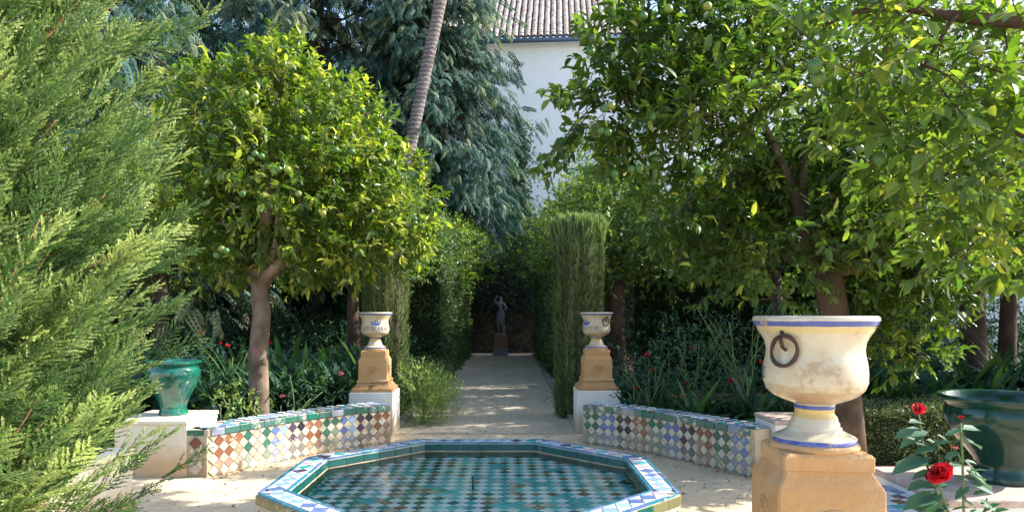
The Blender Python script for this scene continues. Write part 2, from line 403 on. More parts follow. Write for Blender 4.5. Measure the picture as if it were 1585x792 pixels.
def euler_xyz(Rm):
    sy = np.hypot(Rm[:, 0, 0], Rm[:, 1, 0])
    return np.stack([np.arctan2(Rm[:, 2, 1], Rm[:, 2, 2]), np.arctan2(-Rm[:, 2, 0], sy), np.arctan2(Rm[:, 1, 0], Rm[:, 0, 0])], 1)
class Sprays:
    """uncountable foliage: one object, its geometry nodes set a grown spray on every point"""
    def __init__(self, proto, mat):
        c = Cloud(); c.stamp(proto, np.eye(3)[None], np.zeros((1, 3)), 1.0, [0.0]); me = c.mesh('spray'); me.materials.append(mat)
        self.src = bpy.data.objects.new('spray', me); self.p = []; self.r = []; self.s = []; self.t = []
    def stamp(self, R, pos, scale, tint):
        pos = np.atleast_2d(pos); n = len(pos); self.p.append(pos); self.r.append(euler_xyz(R)); self.s.append(np.broadcast_to(scale, (n,))); self.t.append(np.broadcast_to(tint, (n,)))
    def build(self, name, parent):
        p, r, sc, t = (np.concatenate(x).astype(np.float32) for x in (self.p, self.r, self.s, self.t))
        me = bpy.data.meshes.new(name); me.vertices.add(len(p)); me.vertices.foreach_set('co', p.ravel())
        a = me.attributes.new('rot', 'FLOAT_VECTOR', 'POINT'); a.data.foreach_set('vector', r.ravel())
        for nm, v in (('scl', sc), ('itint', t)):
            a = me.attributes.new(nm, 'FLOAT', 'POINT'); a.data.foreach_set('value', v.ravel())
        o = link(name, me, None, parent, kind='stuff')
        g = bpy.data.node_groups.new('spray_nodes', 'GeometryNodeTree')
        g.interface.new_socket('Geometry', in_out='INPUT', socket_type='NodeSocketGeometry'); g.interface.new_socket('Geometry', in_out='OUTPUT', socket_type='NodeSocketGeometry')
        gi, go = g.nodes.new('NodeGroupInput'), g.nodes.new('NodeGroupOutput'); ip = g.nodes.new('GeometryNodeInstanceOnPoints')
        oi = g.nodes.new('GeometryNodeObjectInfo'); oi.inputs['Object'].default_value = self.src
        na = g.nodes.new('GeometryNodeInputNamedAttribute'); na.data_type = 'FLOAT_VECTOR'; na.inputs['Name'].default_value = 'rot'
        nb_ = g.nodes.new('GeometryNodeInputNamedAttribute'); nb_.data_type = 'FLOAT'; nb_.inputs['Name'].default_value = 'scl'
        g.links.new(gi.outputs[0], ip.inputs['Points']); g.links.new(oi.outputs['Geometry'], ip.inputs['Instance'])
        g.links.new(na.outputs[0], ip.inputs['Rotation']); g.links.new(nb_.outputs[0], ip.inputs['Scale']); g.links.new(ip.outputs[0], go.inputs[0])
        m = o.modifiers.new('sprays', 'NODES'); m.node_group = g; return o
def A(*r): return np.array(r if len(r) > 1 else r[0], float)
# broad leaf, length 1 along x, folded on its midrib
BROAD = (A([0,0,0],[.3,.2,.05],[.3,-.2,.05],[.7,.17,.02],[.7,-.17,.02],[1,0,-.12],[.33,0,-.01],[.7,0,-.05]),
         np.array([[0,6,1],[1,6,7],[1,7,3],[3,7,5],[0,2,6],[2,7,6],[2,4,7],[4,5,7]]))
BROAD2 = (A([0,0,0],[.45,.22,.05],[.45,-.22,.05],[1,0,-.08],[.45,0,-.02]), np.array([[0,4,1],[1,4,3],[0,2,4],[2,3,4]]))
CURLED = (BROAD[0]*A([.92,.85,1])+A([0,0,0],[0,0,.05],[0,0,.05],[0,0,-.06],[0,0,-.06],[-.06,0,-.22],[0,0,.03],[0,0,-.07]), BROAD[1])
RHOMB = (A([0,0,0],[.45,.25,.04],[.45,-.25,.04],[1,0,0]), np.array([[0,2,1],[1,2,3]]))
NEEDLE = (A([0,0,0],[.4,.16,.03],[.4,-.16,.03],[1,0,0]), np.array([[0,2,1],[1,2,3]]))
def strap_proto(n=6, w=.048, curl=1.5, w_tip=.006):
    V = []; F = []; x = z = 0.; a = 1.25
    for i in range(n+1):
        t = i/n; ww = w*(.55+.9*t if t < .45 else .955*(1-(t-.45)/.55)**.6)+w_tip*t*0
        V += [[x, ww, z+.25*ww], [x, 0, z], [x, -ww, z+.25*ww]]
        x += math.cos(a)/n; z += math.sin(a)/n; a -= curl/n
    for i in range(n):
        b = i*3
        for s in (0, 1): F += [[b+s, b+s+1, b+s+4], [b+s, b+s+4, b+s+3]]
    return (np.array(V), np.array(F))
STRAPS = [strap_proto(6, .048, c) for c in (.8, 1.5, 2.2)]

def blob_sprigs(blobs, per_m2=30, gap=.30, up=.35, inner=.25, low=-2):
    """sprig roots and directions on uneven shells of ellipsoid blobs"""
    Ps, Ds = [], []
    for (c, r) in blobs:
        c = np.array(c, float); r = np.array(r if hasattr(r, '__len__') else (r, r, r), float)
        area = 4*PI*((r[0]*r[1])**1.6/3+(r[0]*r[2])**1.6/3+(r[1]*r[2])**1.6/3)**(1/1.6)
        n = max(8, int(area*per_m2)); u = rdir(n)
        ph = rng.uniform(0, 6.28, 6); f = 3.2
        lump = (np.sin(u[:, 0]*f*2+ph[0])*np.sin(u[:, 1]*f*1.7+ph[1])*np.sin(u[:, 2]*f*1.9+ph[2]) +
                .6*np.sin(u[:, 0]*f*4.1+ph[3])*np.sin(u[:, 1]*f*4.3+ph[4])*np.sin(u[:, 2]*f*3.7+ph[5]))
        rad = 1+.20*lump-rng.random(n)**2*inner*2.0
        keep = (rng.random(n) > gap*(lump < -.25)*1.6) & (u[:, 2] > low)
        p = c+u*r*rad[:, None]; d = nrm(u*.8+A([0, 0, up])+rng.normal(size=(n, 3))*.38)
        Ps.append(p[keep]); Ds.append(d[keep])
    return np.concatenate(Ps), np.concatenate(Ds)

def sprig_leaves(P, D, n=9, L=.2, size=.09, spread=.85, droop=.15):
    """leaf frames along each sprig"""
    N = len(P); k = (np.arange(n)+.5)/n
    pos = P[:, None]+D[:, None]*(k*L)[None, :, None]
    rad = rng.normal(size=(N, n, 3)); rad = nrm(rad-np.sum(rad*D[:, None], 2, keepdims=True)*D[:, None])
    ld = nrm(.5*D[:, None]+spread*rad+A([0, 0, -droop])+k[None, :, None]*D[:, None]*.6)
    up = nrm(D[:, None]*.5+A([0, 0, .8])+rng.normal(size=(N, n, 3))*.35)
    R = frames(ld.reshape(-1, 3), up.reshape(-1, 3))
    s = size*rng.uniform(.6, 1.15, N*n)
    tb = rng.beta(2, 3.2, N)
    tint = (tb[:, None]*.60+rng.random((N, n))*.26+k[None]*.16-.04+(rng.random((N, n)) > .985)*.5).ravel()
    return R, pos.reshape(-1, 3), s, tint

def sun_hole(P, targets, fast=None):
    """open the crown where sunlight reaches the listed places: True = keep"""
    s = np.array(SUN); keep = np.ones(len(P), bool)
    for (t, r) in targets:
        v = P-np.array(t); a = v@s; dist = np.linalg.norm(v-a[:, None]*s, axis=1)
        keep &= ~((dist < r) & (a > 0))
    return keep

FRUIT_ME = None
def fruit_mesh():
    global FRUIT_ME
    if FRUIT_ME is None:
        bm = bmesh.new(); bmesh.ops.create_uvsphere(bm, u_segments=10, v_segments=7, radius=1)
        for v in bm.verts: v.co.z *= .94
        FRUIT_ME = bpy.data.meshes.new('unripe_orange'); bm.to_mesh(FRUIT_ME); bm.free()
        FRUIT_ME.polygons.foreach_set('use_smooth', [True]*len(FRUIT_ME.polygons)); FRUIT_ME.materials.append(M['fruit'])
    return FRUIT_ME
def put_fruit(parent, p, r=.034):
    o = link('unripe_orange', fruit_mesh(), None, parent, loc=p); o.scale = (r, r, r)
    o.rotation_euler = (rnd.random(), rnd.random(), rnd.random()*6); return o

def limb(bm, p0, p1, r0, r1, bend=.12, n=6, seg=8):
    p0, p1 = Vector(p0), Vector(p1); L = (p1-p0).length
    off = Vector((rnd.uniform(-1, 1), rnd.uniform(-1, 1), rnd.uniform(-.3, .6)))*bend*L
    pts = []
    for i in range(n+1):
        t = i/n; pts.append(p0.lerp(p1, t)+off*math.sin(PI*t)+Vector((rnd.uniform(-1, 1), rnd.uniform(-1, 1), 0))*r0*.15)
    tube(bm, pts, [r0+(r1-r0)*i/n for i in range(n+1)], seg)

def one_leaf(name, proto, mat):
    c = Cloud(); c.stamp(proto, np.eye(3)[None], np.zeros((1, 3)), 1.0, [.45]); me = c.mesh(name); me.materials.append(mat); return me
LEAF_ME = one_leaf('leaf', BROAD, M['orange_leaf'])

def orange_tree(base, label, blobs, trunk_pts, trunk_r, limbs, leaf='orange_leaf', per_m2=34, lsize=.09, nleaf=9, fruits=(), nfruit=0,
                bark='bark', single=0, holes=(), proto=BROAD2, group=None, extra=None, L=.2, up=.35, gap=.3, inner=.25, droop=.15):
    """everything in local coordinates of the tree's base"""
    t = empty('orange_tree', base, label, 'orange tree', group); base = np.array(base, float)
    bm = bmesh.new(); n = len(trunk_pts)
    tube(bm, trunk_pts, [trunk_r[0]+(trunk_r[1]-trunk_r[0])*i/(n-1) if i else trunk_r[0]*1.12 for i in range(n)], 14)
    bmobj('trunk', bm, M[bark], t, True)
    for (a, b, r0, r1) in limbs:
        bm = bmesh.new(); limb(bm, a, b, r0, r1); bmobj('limb', bm, M[bark], t, True)
    P, D = blob_sprigs(blobs, per_m2, gap, up, inner)
    if holes:
        k = sun_hole(P+base, holes); P, D = P[k], D[k]
    if extra is not None:
        P = np.concatenate([P, extra[0]]); D = np.concatenate([D, extra[1]])
    R, pos, s, tint = sprig_leaves(P, D, nleaf, L, lsize, droop=droop)
    c = Cloud()
    if single:
        wp = pos+base; yy = np.maximum(wp[:, 1], .3)
        px = wp[:, 0]*FPX/yy+VX; py = VY-(wp[:, 2]-CAM_Z)*FPX/yy
        score = s/yy*((px > 0) & (px < 1585) & (py > 0) & (py < 792))
        order = np.argsort(-score)[:single]
        for i in order:
            o = link('leaf', LEAF_ME, None, t); m = Matrix(R[i].tolist()).to_4x4()
            o.matrix_local = Matrix.Translation(pos[i].tolist()) @ m @ Matrix.Scale(float(s[i]), 4)
        kk = np.ones(len(s), bool); kk[order] = False; R, pos, s, tint = R[kk], pos[kk], s[kk], tint[kk]
    hf = rng.random(len(s)) < (.4 if proto is BROAD else 0)
    c.stamp(proto, R[~hf], pos[~hf], s[~hf], tint[~hf]); c.stamp(CURLED, R[hf], pos[hf], s[hf]*1.05, tint[hf])
    # fine twigs under each sprig
    sel = np.arange(0, len(P), 2)
    ST = (A([0,.012,0],[0,-.012,0],[1,.006,0],[1,-.006,0]), np.array([[0,1,2],[2,1,3]]))
    tw = Cloud(); tw.stamp(ST, frames(D[sel], rdir(len(sel))), P[sel]-D[sel]*.12, .32, np.full(len(sel), .1))
    c.build('crown', M[leaf], t, kind='stuff'); tw.build('twig', M[bark], t, kind='stuff')
    for f in fruits: put_fruit(t, Vector(f)-Vector(base.tolist()))
    if nfruit:
        idx = rng.choice(len(P), nfruit, replace=False)
        for i in idx: put_fruit(t, (P[i]-D[i]*.02+A([0, 0, -.05])).tolist(), rnd.uniform(.028, .036))
    return t

def bush(name, cat, label, base, blobs, mat, lsize, per_m2, nleaf=7, L=.14, proto=BROAD2, group=None, flowers=(), fmat='red_petal', stems=5, up=.4, inner=.4):
    t = empty(name, base, label, cat, group)
    bm = bmesh.new()
    for k in range(stems):
        c, r = blobs[k % len(blobs)]; r = r if hasattr(r, '__len__') else (r, r, r)
        limb(bm, (rnd.uniform(-.05, .05), rnd.uniform(-.05, .05), -.02), Vector(c)+Vector((rnd.uniform(-.6, .6)*r[0], rnd.uniform(-.6, .6)*r[1], rnd.uniform(0, .6)*r[2])), .014, .005, .15, 5, 5)
    bmobj('stem', bm, M['stem'], t, True, kind='stuff')
    P, D = blob_sprigs(blobs, per_m2, .5, up, inner)
    R, pos, s, tint = sprig_leaves(P, D, nleaf, L, lsize); c = Cloud(); c.stamp(proto, R, pos, s, tint)
    c.build('foliage', M[mat], t, kind='stuff')
    for f in flowers: flower(t, Vector(f)-Vector(base), .045, fmat)
    return t

def flower_mesh(seed, mat, n=22):
    c = Cloud(); r2 = random.Random(seed)
    PV, PF = [], []
    for i in range(4):
        for j in range(3):
            u = i/3; v = (j-1); wd = .62*math.sin(PI*min(1, u*.72+.14))
            PV.append([u*.9, v*wd, .25*v*v*wd+.22*math.sin(u*2.6)-(.25*max(0, u-.7))])
    for i in range(3):
        for j in range(2): b = i*3+j; PF += [[b, b+1, b+4], [b, b+4, b+3]]
    pet = (np.array(PV), np.array(PF))
    for k in range(n):
        lay = k/n; a = k*2.4; e = 1.45-lay*1.05
        d = np.array([[math.cos(a)*math.cos(e), math.sin(a)*math.cos(e), math.sin(e)]])
        c.stamp(pet, frames(d, A([0, 0, 1])+.25*rng.normal(size=(1, 3))), A([0, 0, -.2]), .60+.30*lay, [r2.random()*.9])
    me = c.mesh('petals'); me.materials.append(M[mat]); me.polygons.foreach_set('use_smooth', [True]*len(me.polygons)); return me
FL = {k: flower_mesh(3, k) for k in ('red_petal', 'pink_petal')}
def flower(parent, p, r, mat='red_petal'):
    o = link('flower', FL[mat], None, parent, loc=p); o.scale = (r, r, r)
    o.rotation_euler = (rnd.uniform(-.2, 1.0), rnd.uniform(-.5, .5), rnd.uniform(0, 6)); return o

def strap_plant(x, y, z, h, n, label, group, name='clivia', cat='clivia plant', light=0.0):
    t = empty(name, (x, y, z), label, cat, group, 0)
    c = Cloud()
    for pr in STRAPS:
        m = n//3; a = rng.uniform(0, 6.28, m); d = np.stack([np.cos(a), np.sin(a), rng.uniform(-.1, .35, m)], 1)
        R = frames(d, np.tile(A([0, 0, 1]), (m, 1))); p = np.stack([rng.normal(0, .05, m), rng.normal(0, .05, m), np.zeros(m)], 1)
        c.stamp(pr, R, p, h*rng.uniform(.75, 1.2, m), rng.beta(1.6, 3, m)+light)
    c.build('leaf', M['strap'], t, kind='stuff'); return t

def hedge(name, cat, label, x0, x1, y0, y1, z0, z1, mat, ls, dens, group=None, wob=.06, upf=.3, top_extra=0.0, faces=('x0', 'x1', 'y0', 'z1'), proto=RHOMB):
    """clipped hedge: woody core and a skin of small leaves with an uneven face"""
    cx, cy = (x0+x1)/2, (y0+y1)/2
    t = empty(name, (cx, cy, z0), label, cat, group)
    bm = bmesh.new(); e = .07
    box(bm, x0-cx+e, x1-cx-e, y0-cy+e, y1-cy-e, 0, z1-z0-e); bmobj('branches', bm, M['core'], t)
    c = Cloud(); W = {'x0': (y1-y0)*(z1-z0), 'x1': (y1-y0)*(z1-z0), 'y0': (x1-x0)*(z1-z0), 'y1': (x1-x0)*(z1-z0), 'z1': (x1-x0)*(y1-y0)}
    for f in faces:
        n = int(W[f]*dens); u, v = rng.random(n), rng.random(n)
        X = x0-cx+u*(x1-x0); Y = y0-cy+u*(y1-y0); Z = v*(z1-z0); NX = np.zeros((n, 3)); o = np.zeros(n)
        if f == 'x0': X = np.full(n, x0-cx); NX[:, 0] = -1
        if f == 'x1': X = np.full(n, x1-cx); NX[:, 0] = 1
        if f == 'y0': Y = np.full(n, y0-cy); NX[:, 1] = -1
        if f == 'y1': Y = np.full(n, y1-cy); NX[:, 1] = 1
        if f == 'z1': Y = y0-cy+v*(y1-y0); Z = np.full(n, z1-z0); NX[:, 2] = 1
        P = np.stack([X, Y, Z], 1)
        lump = np.sin(P[:, 0]*5+1)*np.sin(P[:, 1]*4.3)+np.sin(P[:, 2]*6+P[:, 0]*2+P[:, 1]*3)
        P = P+NX*(wob*lump*.6+rng.normal(0, wob*.5, n)-wob*.2)[:, None]
        d = nrm(NX*.7+A([0, 0, upf])+rng.normal(size=(n, 3))*.55)
        c.stamp(proto, frames(d, nrm(NX+rng.normal(size=(n, 3))*.6)), P, ls*rng.uniform(.6, 1.3, n), np.clip(.42+.22*lump+rng.normal(0, .18, n), 0, 1))
    c.build('foliage', M[mat], t, kind='stuff'); return t

# ================================================================== GROUND
AX = -0.26                                            # axis of the path, pool and benches
PC = Vector((-0.24, 4.70, 0))                         # pool centre
def sheet(name, x0, x1, y0, y1, z, mat, nx=2, ny=2, wav=0.0):
    bm = bmesh.new(); bmesh.ops.create_grid(bm, x_segments=nx, y_segments=ny, size=.5)
    for v in bm.verts:
        v.co.x = x0+(v.co.x+.5)*(x1-x0); v.co.y = y0+(v.co.y+.5)*(y1-y0)
        v.co.z = z+wav*(math.sin(v.co.x*3.1+v.co.y*1.3)+math.sin(v.co.y*4.3-v.co.x*1.1))
    return bmobj(name, bm, mat, None, True, 'structure')
sheet('ground', -250, 250, -200, 400, 0.0, M['sand'])
sheet('path', AX-1.16, AX+1.13, 8.95, 26.4, 0.006, M['path'], 8, 60, .001)
def bed(name, pts, z=.05):
    bm = bmesh.new(); top = [bm.verts.new((x, y, z)) for x, y in pts]; bot = [bm.verts.new((x, y, -.05)) for x, y in pts]
    bm.faces.new(top); n = len(pts)
    for i in range(n): bm.faces.new((top[i], bot[i], bot[(i+1) % n], top[(i+1) % n]))
    bmesh.ops.recalc_face_normals(bm, faces=bm.faces)
    return bmobj(name, bm, M['soil'], None, False, 'structure')
# front curve of the benches, offset from the axis
BC = [(1.16, 8.36), (1.42, 8.17), (1.66, 7.94), (1.88, 7.69), (2.08, 7.42), (2.25, 7.15), (2.42, 6.88), (2.60, 6.58)]
bed('soil_bed_left', [(-16, 27), (-16, 6.75), (-3.3, 6.85)]+[(AX-u-.1, y+.2) for u, y in BC[::-1]]+[(AX-1.3, 9.3), (AX-1.25, 27)])
bed('soil_bed_right', [(AX+1.25, 27), (AX+1.3, 9.3)]+[(AX+u+.1, y+.2) for u, y in BC]+[(3.1, 6.85), (20, 6.75), (20, 27)])

# ================================================================== CURVED TILED BENCHES
class Curve:
    def __init__(self, pts):
        self.p = [Vector((x, y, 0)) for x, y in pts]; fine = []
        n = len(self.p)
        for i in range(n-1):
            p0, p1, p2, p3 = self.p[max(i-1, 0)], self.p[i], self.p[i+1], self.p[min(i+2, n-1)]
            for k in range(8):
                t = k/8; fine.append(.5*((2*p1)+(p2-p0)*t+(2*p0-5*p1+4*p2-p3)*t*t+(3*p1-p0-3*p2+p3)*t**3))
        fine.append(self.p[-1]); self.f = fine
        self.s = [0]
        for a, b in zip(fine, fine[1:]): self.s.append(self.s[-1]+(b-a).length)
        self.L = self.s[-1]
    def at(self, s):
        s = min(max(s, 0), self.L); i = 0
        while i < len(self.s)-2 and self.s[i+1] < s: i += 1
        a, b = self.f[i], self.f[i+1]; t = (s-self.s[i])/(self.s[i+1]-self.s[i])
        j0, j1 = max(i-4, 0), min(i+5, len(self.f)-1)
        return a.lerp(b, t), (self.f[j1]-self.f[j0]).normalized()

TM = {}
def tile_mesh(kind, w, h, col, depth=.012, bev=.0016):
    """thin glazed tile lying in the local XZ plane, its face towards -Y"""
    key = (kind, round(w, 4), round(h, 4), col, depth)
    if key in TM: return TM[key]
    if kind == 'diamond': P2 = [(-w/2, 0), (0, -h/2), (w/2, 0), (0, h/2)]
    elif kind == 'up': P2 = [(-w/2, 0), (w/2, 0), (0, h/2)]
    elif kind == 'down': P2 = [(0, -h/2), (w/2, 0), (-w/2, 0)]
    elif kind == 'rect': P2 = [(-w/2, -h/2), (w/2, -h/2), (w/2, h/2), (-w/2, h/2)]
    elif kind == 'left': P2 = [(0, -h/2), (0, h/2), (-w/2, 0)]
    elif kind == 'right': P2 = [(0, -h/2), (w/2, 0), (0, h/2)]
    bm = bmesh.new(); cx = sum(p[0] for p in P2)/len(P2); cy = sum(p[1] for p in P2)/len(P2)
    k = 1-bev*2.2/max(min(w, h)*.5, .01)
    back = [bm.verts.new((x, 0.004, z)) for x, z in P2]; mid = [bm.verts.new((x, -depth+bev, z)) for x, z in P2]
    fr = [bm.verts.new((cx+(x-cx)*k, -depth, cy+(z-cy)*k)) for x, z in P2]; n = len(P2)
    for a, b in ((back, mid), (mid, fr)):
        for i in range(n): bm.faces.new((a[i], a[(i+1) % n], b[(i+1) % n], b[i]))
    bm.faces.new(fr); bmesh.ops.recalc_face_normals(bm, faces=bm.faces)
    me = bpy.data.meshes.new('tile'); bm.to_mesh(me); bm.free(); me.materials.append(G[col]); TM[key] = me
    return me
def put_tile(name, me, parent, loc, xdir, zdir, jit=.0012):
    """xdir along the tile, zdir up the tile"""
    x = Vector(xdir).normalized(); z = Vector(zdir).normalized(); y = z.cross(x)
    m = Matrix((x, y, z)).transposed().to_4x4()
    o = link(name, me, None, parent)
    loc = Vector(loc)+y*rnd.uniform(-jit, jit)
    o.matrix_local = Matrix.Translation(loc) @ m @ Matrix.Rotation(rnd.uniform(-.02, .02), 4, 'Y') @ Matrix.Rotation(rnd.uniform(-.012, .012), 4, 'X')
    return o

def bench(curve, label, cols, side, top_z=.46, depth=.36, ends=(True, True), phase=.06, d=.112):
    """curve runs so that the pool lies on its `side` (+1 left of travel, -1 right)"""
    root = empty('tiled_bench', (curve.at(curve.L/2)[0].x, curve.at(curve.L/2)[0].y, 0), label, 'bench', 'curved tiled benches round the pool')
    B = Vector(root.location)
    def pt(s, off=0.0, z=0.0):              # off > 0 goes away from the pool
        p, t = curve.at(s); nrmv = Vector((t.y, -t.x, 0))*side      # away from pool
        return p+nrmv*off+Vector((0, 0, z))-B, t, nrmv
    # masonry core
    bm = bmesh.new(); n = 28; rows = []
    prof = [(0, 0), (0, top_z-.075), (-.012, top_z-.07), (-.012, top_z-.012), (depth, top_z-.012), (depth, 0)]
    for i in range(n+1):
        s = curve.L*i/n; rows.append([bm.verts.new(pt(s, o, z)[0]) for o, z in prof])
    for a, b in zip(rows, rows[1:]):
        for k in range(len(prof)-1): bm.faces.new((a[k], a[k+1], b[k+1], b[k]))
    bm.faces.new(rows[0]); bm.faces.new(rows[-1]); bmesh.ops.recalc_face_normals(bm, faces=bm.faces)
    bmobj('masonry', bm, M['mortar'], root)
    nc = int((curve.L-phase*1.2)/d)+1
    g = .006
    for i in range(nc):
        s = phase+i*d
        if s > curve.L-.05: break
        col = cols[i % len(cols)]
        p, t, nv = pt(s); xd = t if side < 0 else -t
        for r, z in enumerate((.329, .217, .105)):
            wn = {'green': 'worn_green', 'dkgreen': 'worn_green', 'blue': 'worn_blue', 'ltblue': 'worn_blue', 'black': 'worn_black', 'purple': 'worn_black', 'brown': 'worn_brown'}.get(col, 'worn')
            cc = col if (r == 0 or (r == 1 and rnd.random() < .78)) else wn
            put_tile('tile', tile_mesh('diamond', d-g, d-g, cc), root, pt(s, -.0, z)[0], xd, (0, 0, 1))
        put_tile('tile', tile_mesh('up', d-g*2, d-g*2, wn), root, pt(s, 0, .004)[0], xd, (0, 0, 1))
        s2 = s+d/2
        if s2 > curve.L-.06: continue
        p, t, nv = pt(s2); xd = t if side < 0 else -t
        for z in (.273, .161, .049):
            put_tile('tile', tile_mesh('diamond', d-g, d-g, 'cream'), root, pt(s2, 0, z)[0], xd, (0, 0, 1))
        put_tile('tile', tile_mesh('down', d-g*2, d-g*2, 'cream'), root, pt(s2, 0, .385)[0], xd, (0, 0, 1))
    # green trim along the front edge
    s = .01; tc = ['trim', 'trim', 'green', 'trim', 'worn_blue', 'trim', 'dkgreen', 'trim', 'green', 'trim']
    k = 0
    while s < curve.L-.05:
        wl = rnd.choice((.15, .16, .17, .12)); wl = min(wl, curve.L-s)
        p, t, nv = pt(s+wl/2, -.012, top_z-.037); xd = t if side < 0 else -t
        put_tile('trim_tile', tile_mesh('rect', wl-.006, .066, tc[k % len(tc)], .014), root, p, xd, (0, 0, 1)); s += wl; k += 1
    # top: diamonds of blue, green and white
    nt_ = int(curve.L/.12)
    tcs = ['blue', 'ltblue', 'teal', 'purple', 'green', 'ltblue', 'mauve', 'brown']
    for i in range(nt_+1):
        for j in range(4):
            s = .06+i*.12; off = .055+j*.105
            if off > depth-.03 or s > curve.L-.05: continue
            p, t, nv = pt(s, off, top_z-.014)
            put_tile('top_tile', tile_mesh('diamond', .114, .100, tcs[(i*3+j*5+i//3) % 8], .012), root, p, -t if side > 0 else t, nv)
            s2, off2 = s+.06, off+.0525
            if s2 < curve.L-.05 and off2 < depth-.04:
                p, t, nv = pt(s2, off2, top_z-.014)
                put_tile('top_tile', tile_mesh('diamond', .114, .100, 'white' if (i+j) % 4 else 'ltblue', .012), root, p, -t if side > 0 else t, nv)
    return root, pt

RC = Curve([(AX+u, y) for u, y in BC]); LC = Curve([(AX-u, y) for u, y in BC])
bench(RC, 'shaded tiled bench curving behind the pool to the right of the path',
      ['green', 'green', 'blue', 'blue', 'black', 'black', 'brown', 'brown', 'dkgreen', 'green', 'blue', 'blue', 'purple', 'black', 'brown', 'brown', 'green', 'green', 'blue', 'blue'], -1)
bench(LC, 'sunlit tiled bench curving behind the pool to the left of the path',
      ['brown', 'brown', 'black', 'purple', 'ltblue', 'blue', 'green', 'green', 'brown', 'brown', 'black', 'purple', 'ltblue', 'blue', 'green', 'worn', 'green', 'brown'], 1)
FC = Curve([(2.34, 4.52), (2.18, 4.2), (1.98, 3.86), (1.75, 3.5), (1.5, 3.15), (1.3, 2.9)])
bench(FC, 'tiled bench top beside the big cream urn at the right edge', ['green', 'blue', 'black', 'brown'], -1)
# short tiled return between the left bench and its pier
rt = empty('tiled_pier_return', (-2.95, 6.63, 0), 'narrow shaded tiled wall end joining the left bench to its pier', 'wall end')
bm = bmesh.new(); box(bm, -.12, .07, -.02, .34, 0, .448); bmobj('masonry', bm, M['mortar'], rt)
for k, (x, z, kd, cc) in enumerate([(-.03, .322, 'diamond', 'brown'), (-.03, .197, 'diamond', 'worn'), (-.03, .072, 'diamond', 'worn'), (.032, .2595, 'left', 'cream'),
                                    (.032, .1345, 'left', 'cream'), (-.092, .2595, 'right', 'cream'), (-.092, .1345, 'right', 'worn')]):
    put_tile('tile', tile_mesh(kd, .119, .119, cc), rt, (x, -.022, z), (1, 0, 0), (0, 0, 1))
put_tile('trim_tile', tile_mesh('rect', .16, .055, 'green'), rt, (-.025, -.022, .42), (1, 0, 0), (0, 0, 1))

# ================================================================== POOL
pool = empty('octagonal_pool', PC, 'low octagonal tiled fountain pool with green and white chequered floor', 'pool')
AO, AI = 1.275, 1.105; RH = .48; WL = .402; FZ = .362
T8 = math.tan(PI/8)
def octo(a, z): return [Vector((a/math.cos(PI/8)*math.cos(PI/8+k*PI/4), a/math.cos(PI/8)*math.sin(PI/8+k*PI/4), z)) for k in range(8)]
bm = bmesh.new(); prof = [(AO, 0), (AO, RH-.012), (AI, RH-.012), (AI, .2), (.01, .2)]
rings = [[bm.verts.new(v) for v in octo(a, z)] for a, z in prof]
for a, b in zip(rings, rings[1:]):
    for k in range(8): bm.faces.new((a[k], a[(k+1) % 8], b[(k+1) % 8], b[k]))
bm.faces.new(rings[-1]); bmesh.ops.recalc_face_normals(bm, faces=bm.faces)
bmobj('basin', bm, M['mortar'], pool)
# floor bed under the tiles
bm = bmesh.new(); a = [bm.verts.new(v) for v in octo(AI-.002, FZ-.008)]; bm.faces.new(a); bmobj('floor_bed', bm, M['mortar'], pool)
def in_oct(x, y, a):
    return all(x*math.cos(k*PI/4)+y*math.sin(k*PI/4) <= a for k in range(8))
cells = []
d = .106
colc = {}
def colcolor(i):
    if i not in colc: colc[i] = rnd.choice(['pool_dark', 'pool_green', 'pool_teal', 'pool_turq', 'pool_teal', 'pool_green', 'pool_green', 'pool_turq'])
    return colc[i]
for i in range(-12, 13):
    for j in range(-12, 13):
        for h in (0, 1):
            x, y = (i+.5*h)*d, (j+.5*h)*d
            if not in_oct(x, y, AI-.03): continue
            if h == 0:
                cc = colcolor(i) if rnd.random() < .62 else rnd.choice(['pool_dark', 'pool_teal', 'pool_green', 'olive', 'pool_turq', 'dkgreen', 'brown'] if rnd.random() < .8 else ['olive'])
            else: cc = rnd.choice(['white_wet']*8+['cream', 'cream', 'pool_turq', 'white'])
            cells.append((y, x, cc))
cells.sort()                                            # nearest rows show largest
near = cells[:300]; rest = cells[300:]
# visible rows begin a little way in, so the 300 are taken from the part of the floor the frame holds
vis = [c_ for c_ in cells if c_[0] > -.75]; near = vis[:300]; nset = set((c_[0], c_[1]) for c_ in near); rest = [c_ for c_ in cells if (c_[0], c_[1]) not in nset]
def floor_tile(x, y, cc, parent, jit=.0012):
    return put_tile('floor_tile', tile_mesh('diamond', d-.004, d-.004, cc, .008, .001), parent, (x, y, FZ-.007), (1, 0, 0), (0, 1, 0), jit)
for y, x, cc in near: floor_tile(x, y, cc, pool)
bm = bmesh.new(); mi = {}
for y, x, cc in rest:
    mi.setdefault(cc, len(mi)); k = (d-.004)/2
    v = [bm.verts.new((x+a*k, y+b*k, FZ+.001)) for a, b in ((-1, 0), (0, -1), (1, 0), (0, 1))]
    v2 = [bm.verts.new((x+a*k, y+b*k, FZ-.008)) for a, b in ((-1, 0), (0, -1), (1, 0), (0, 1))]
    f = bm.faces.new(v); f.material_index = mi[cc]
    for q_ in range(4):
        f = bm.faces.new((v[q_], v2[q_], v2[(q_+1) % 4], v[(q_+1) % 4])); f.material_index = mi[cc]
me = bpy.data.meshes.new('floor_tiles'); bm.to_mesh(me); bm.free()
for cc in mi: me.materials.append(G[cc])
link('floor_tiling', me, None, pool, kind='stuff')
bm = bmesh.new()
bmesh.ops.create_circle(bm, cap_ends=True, segments=8, radius=AI/math.cos(PI/8)-.001)
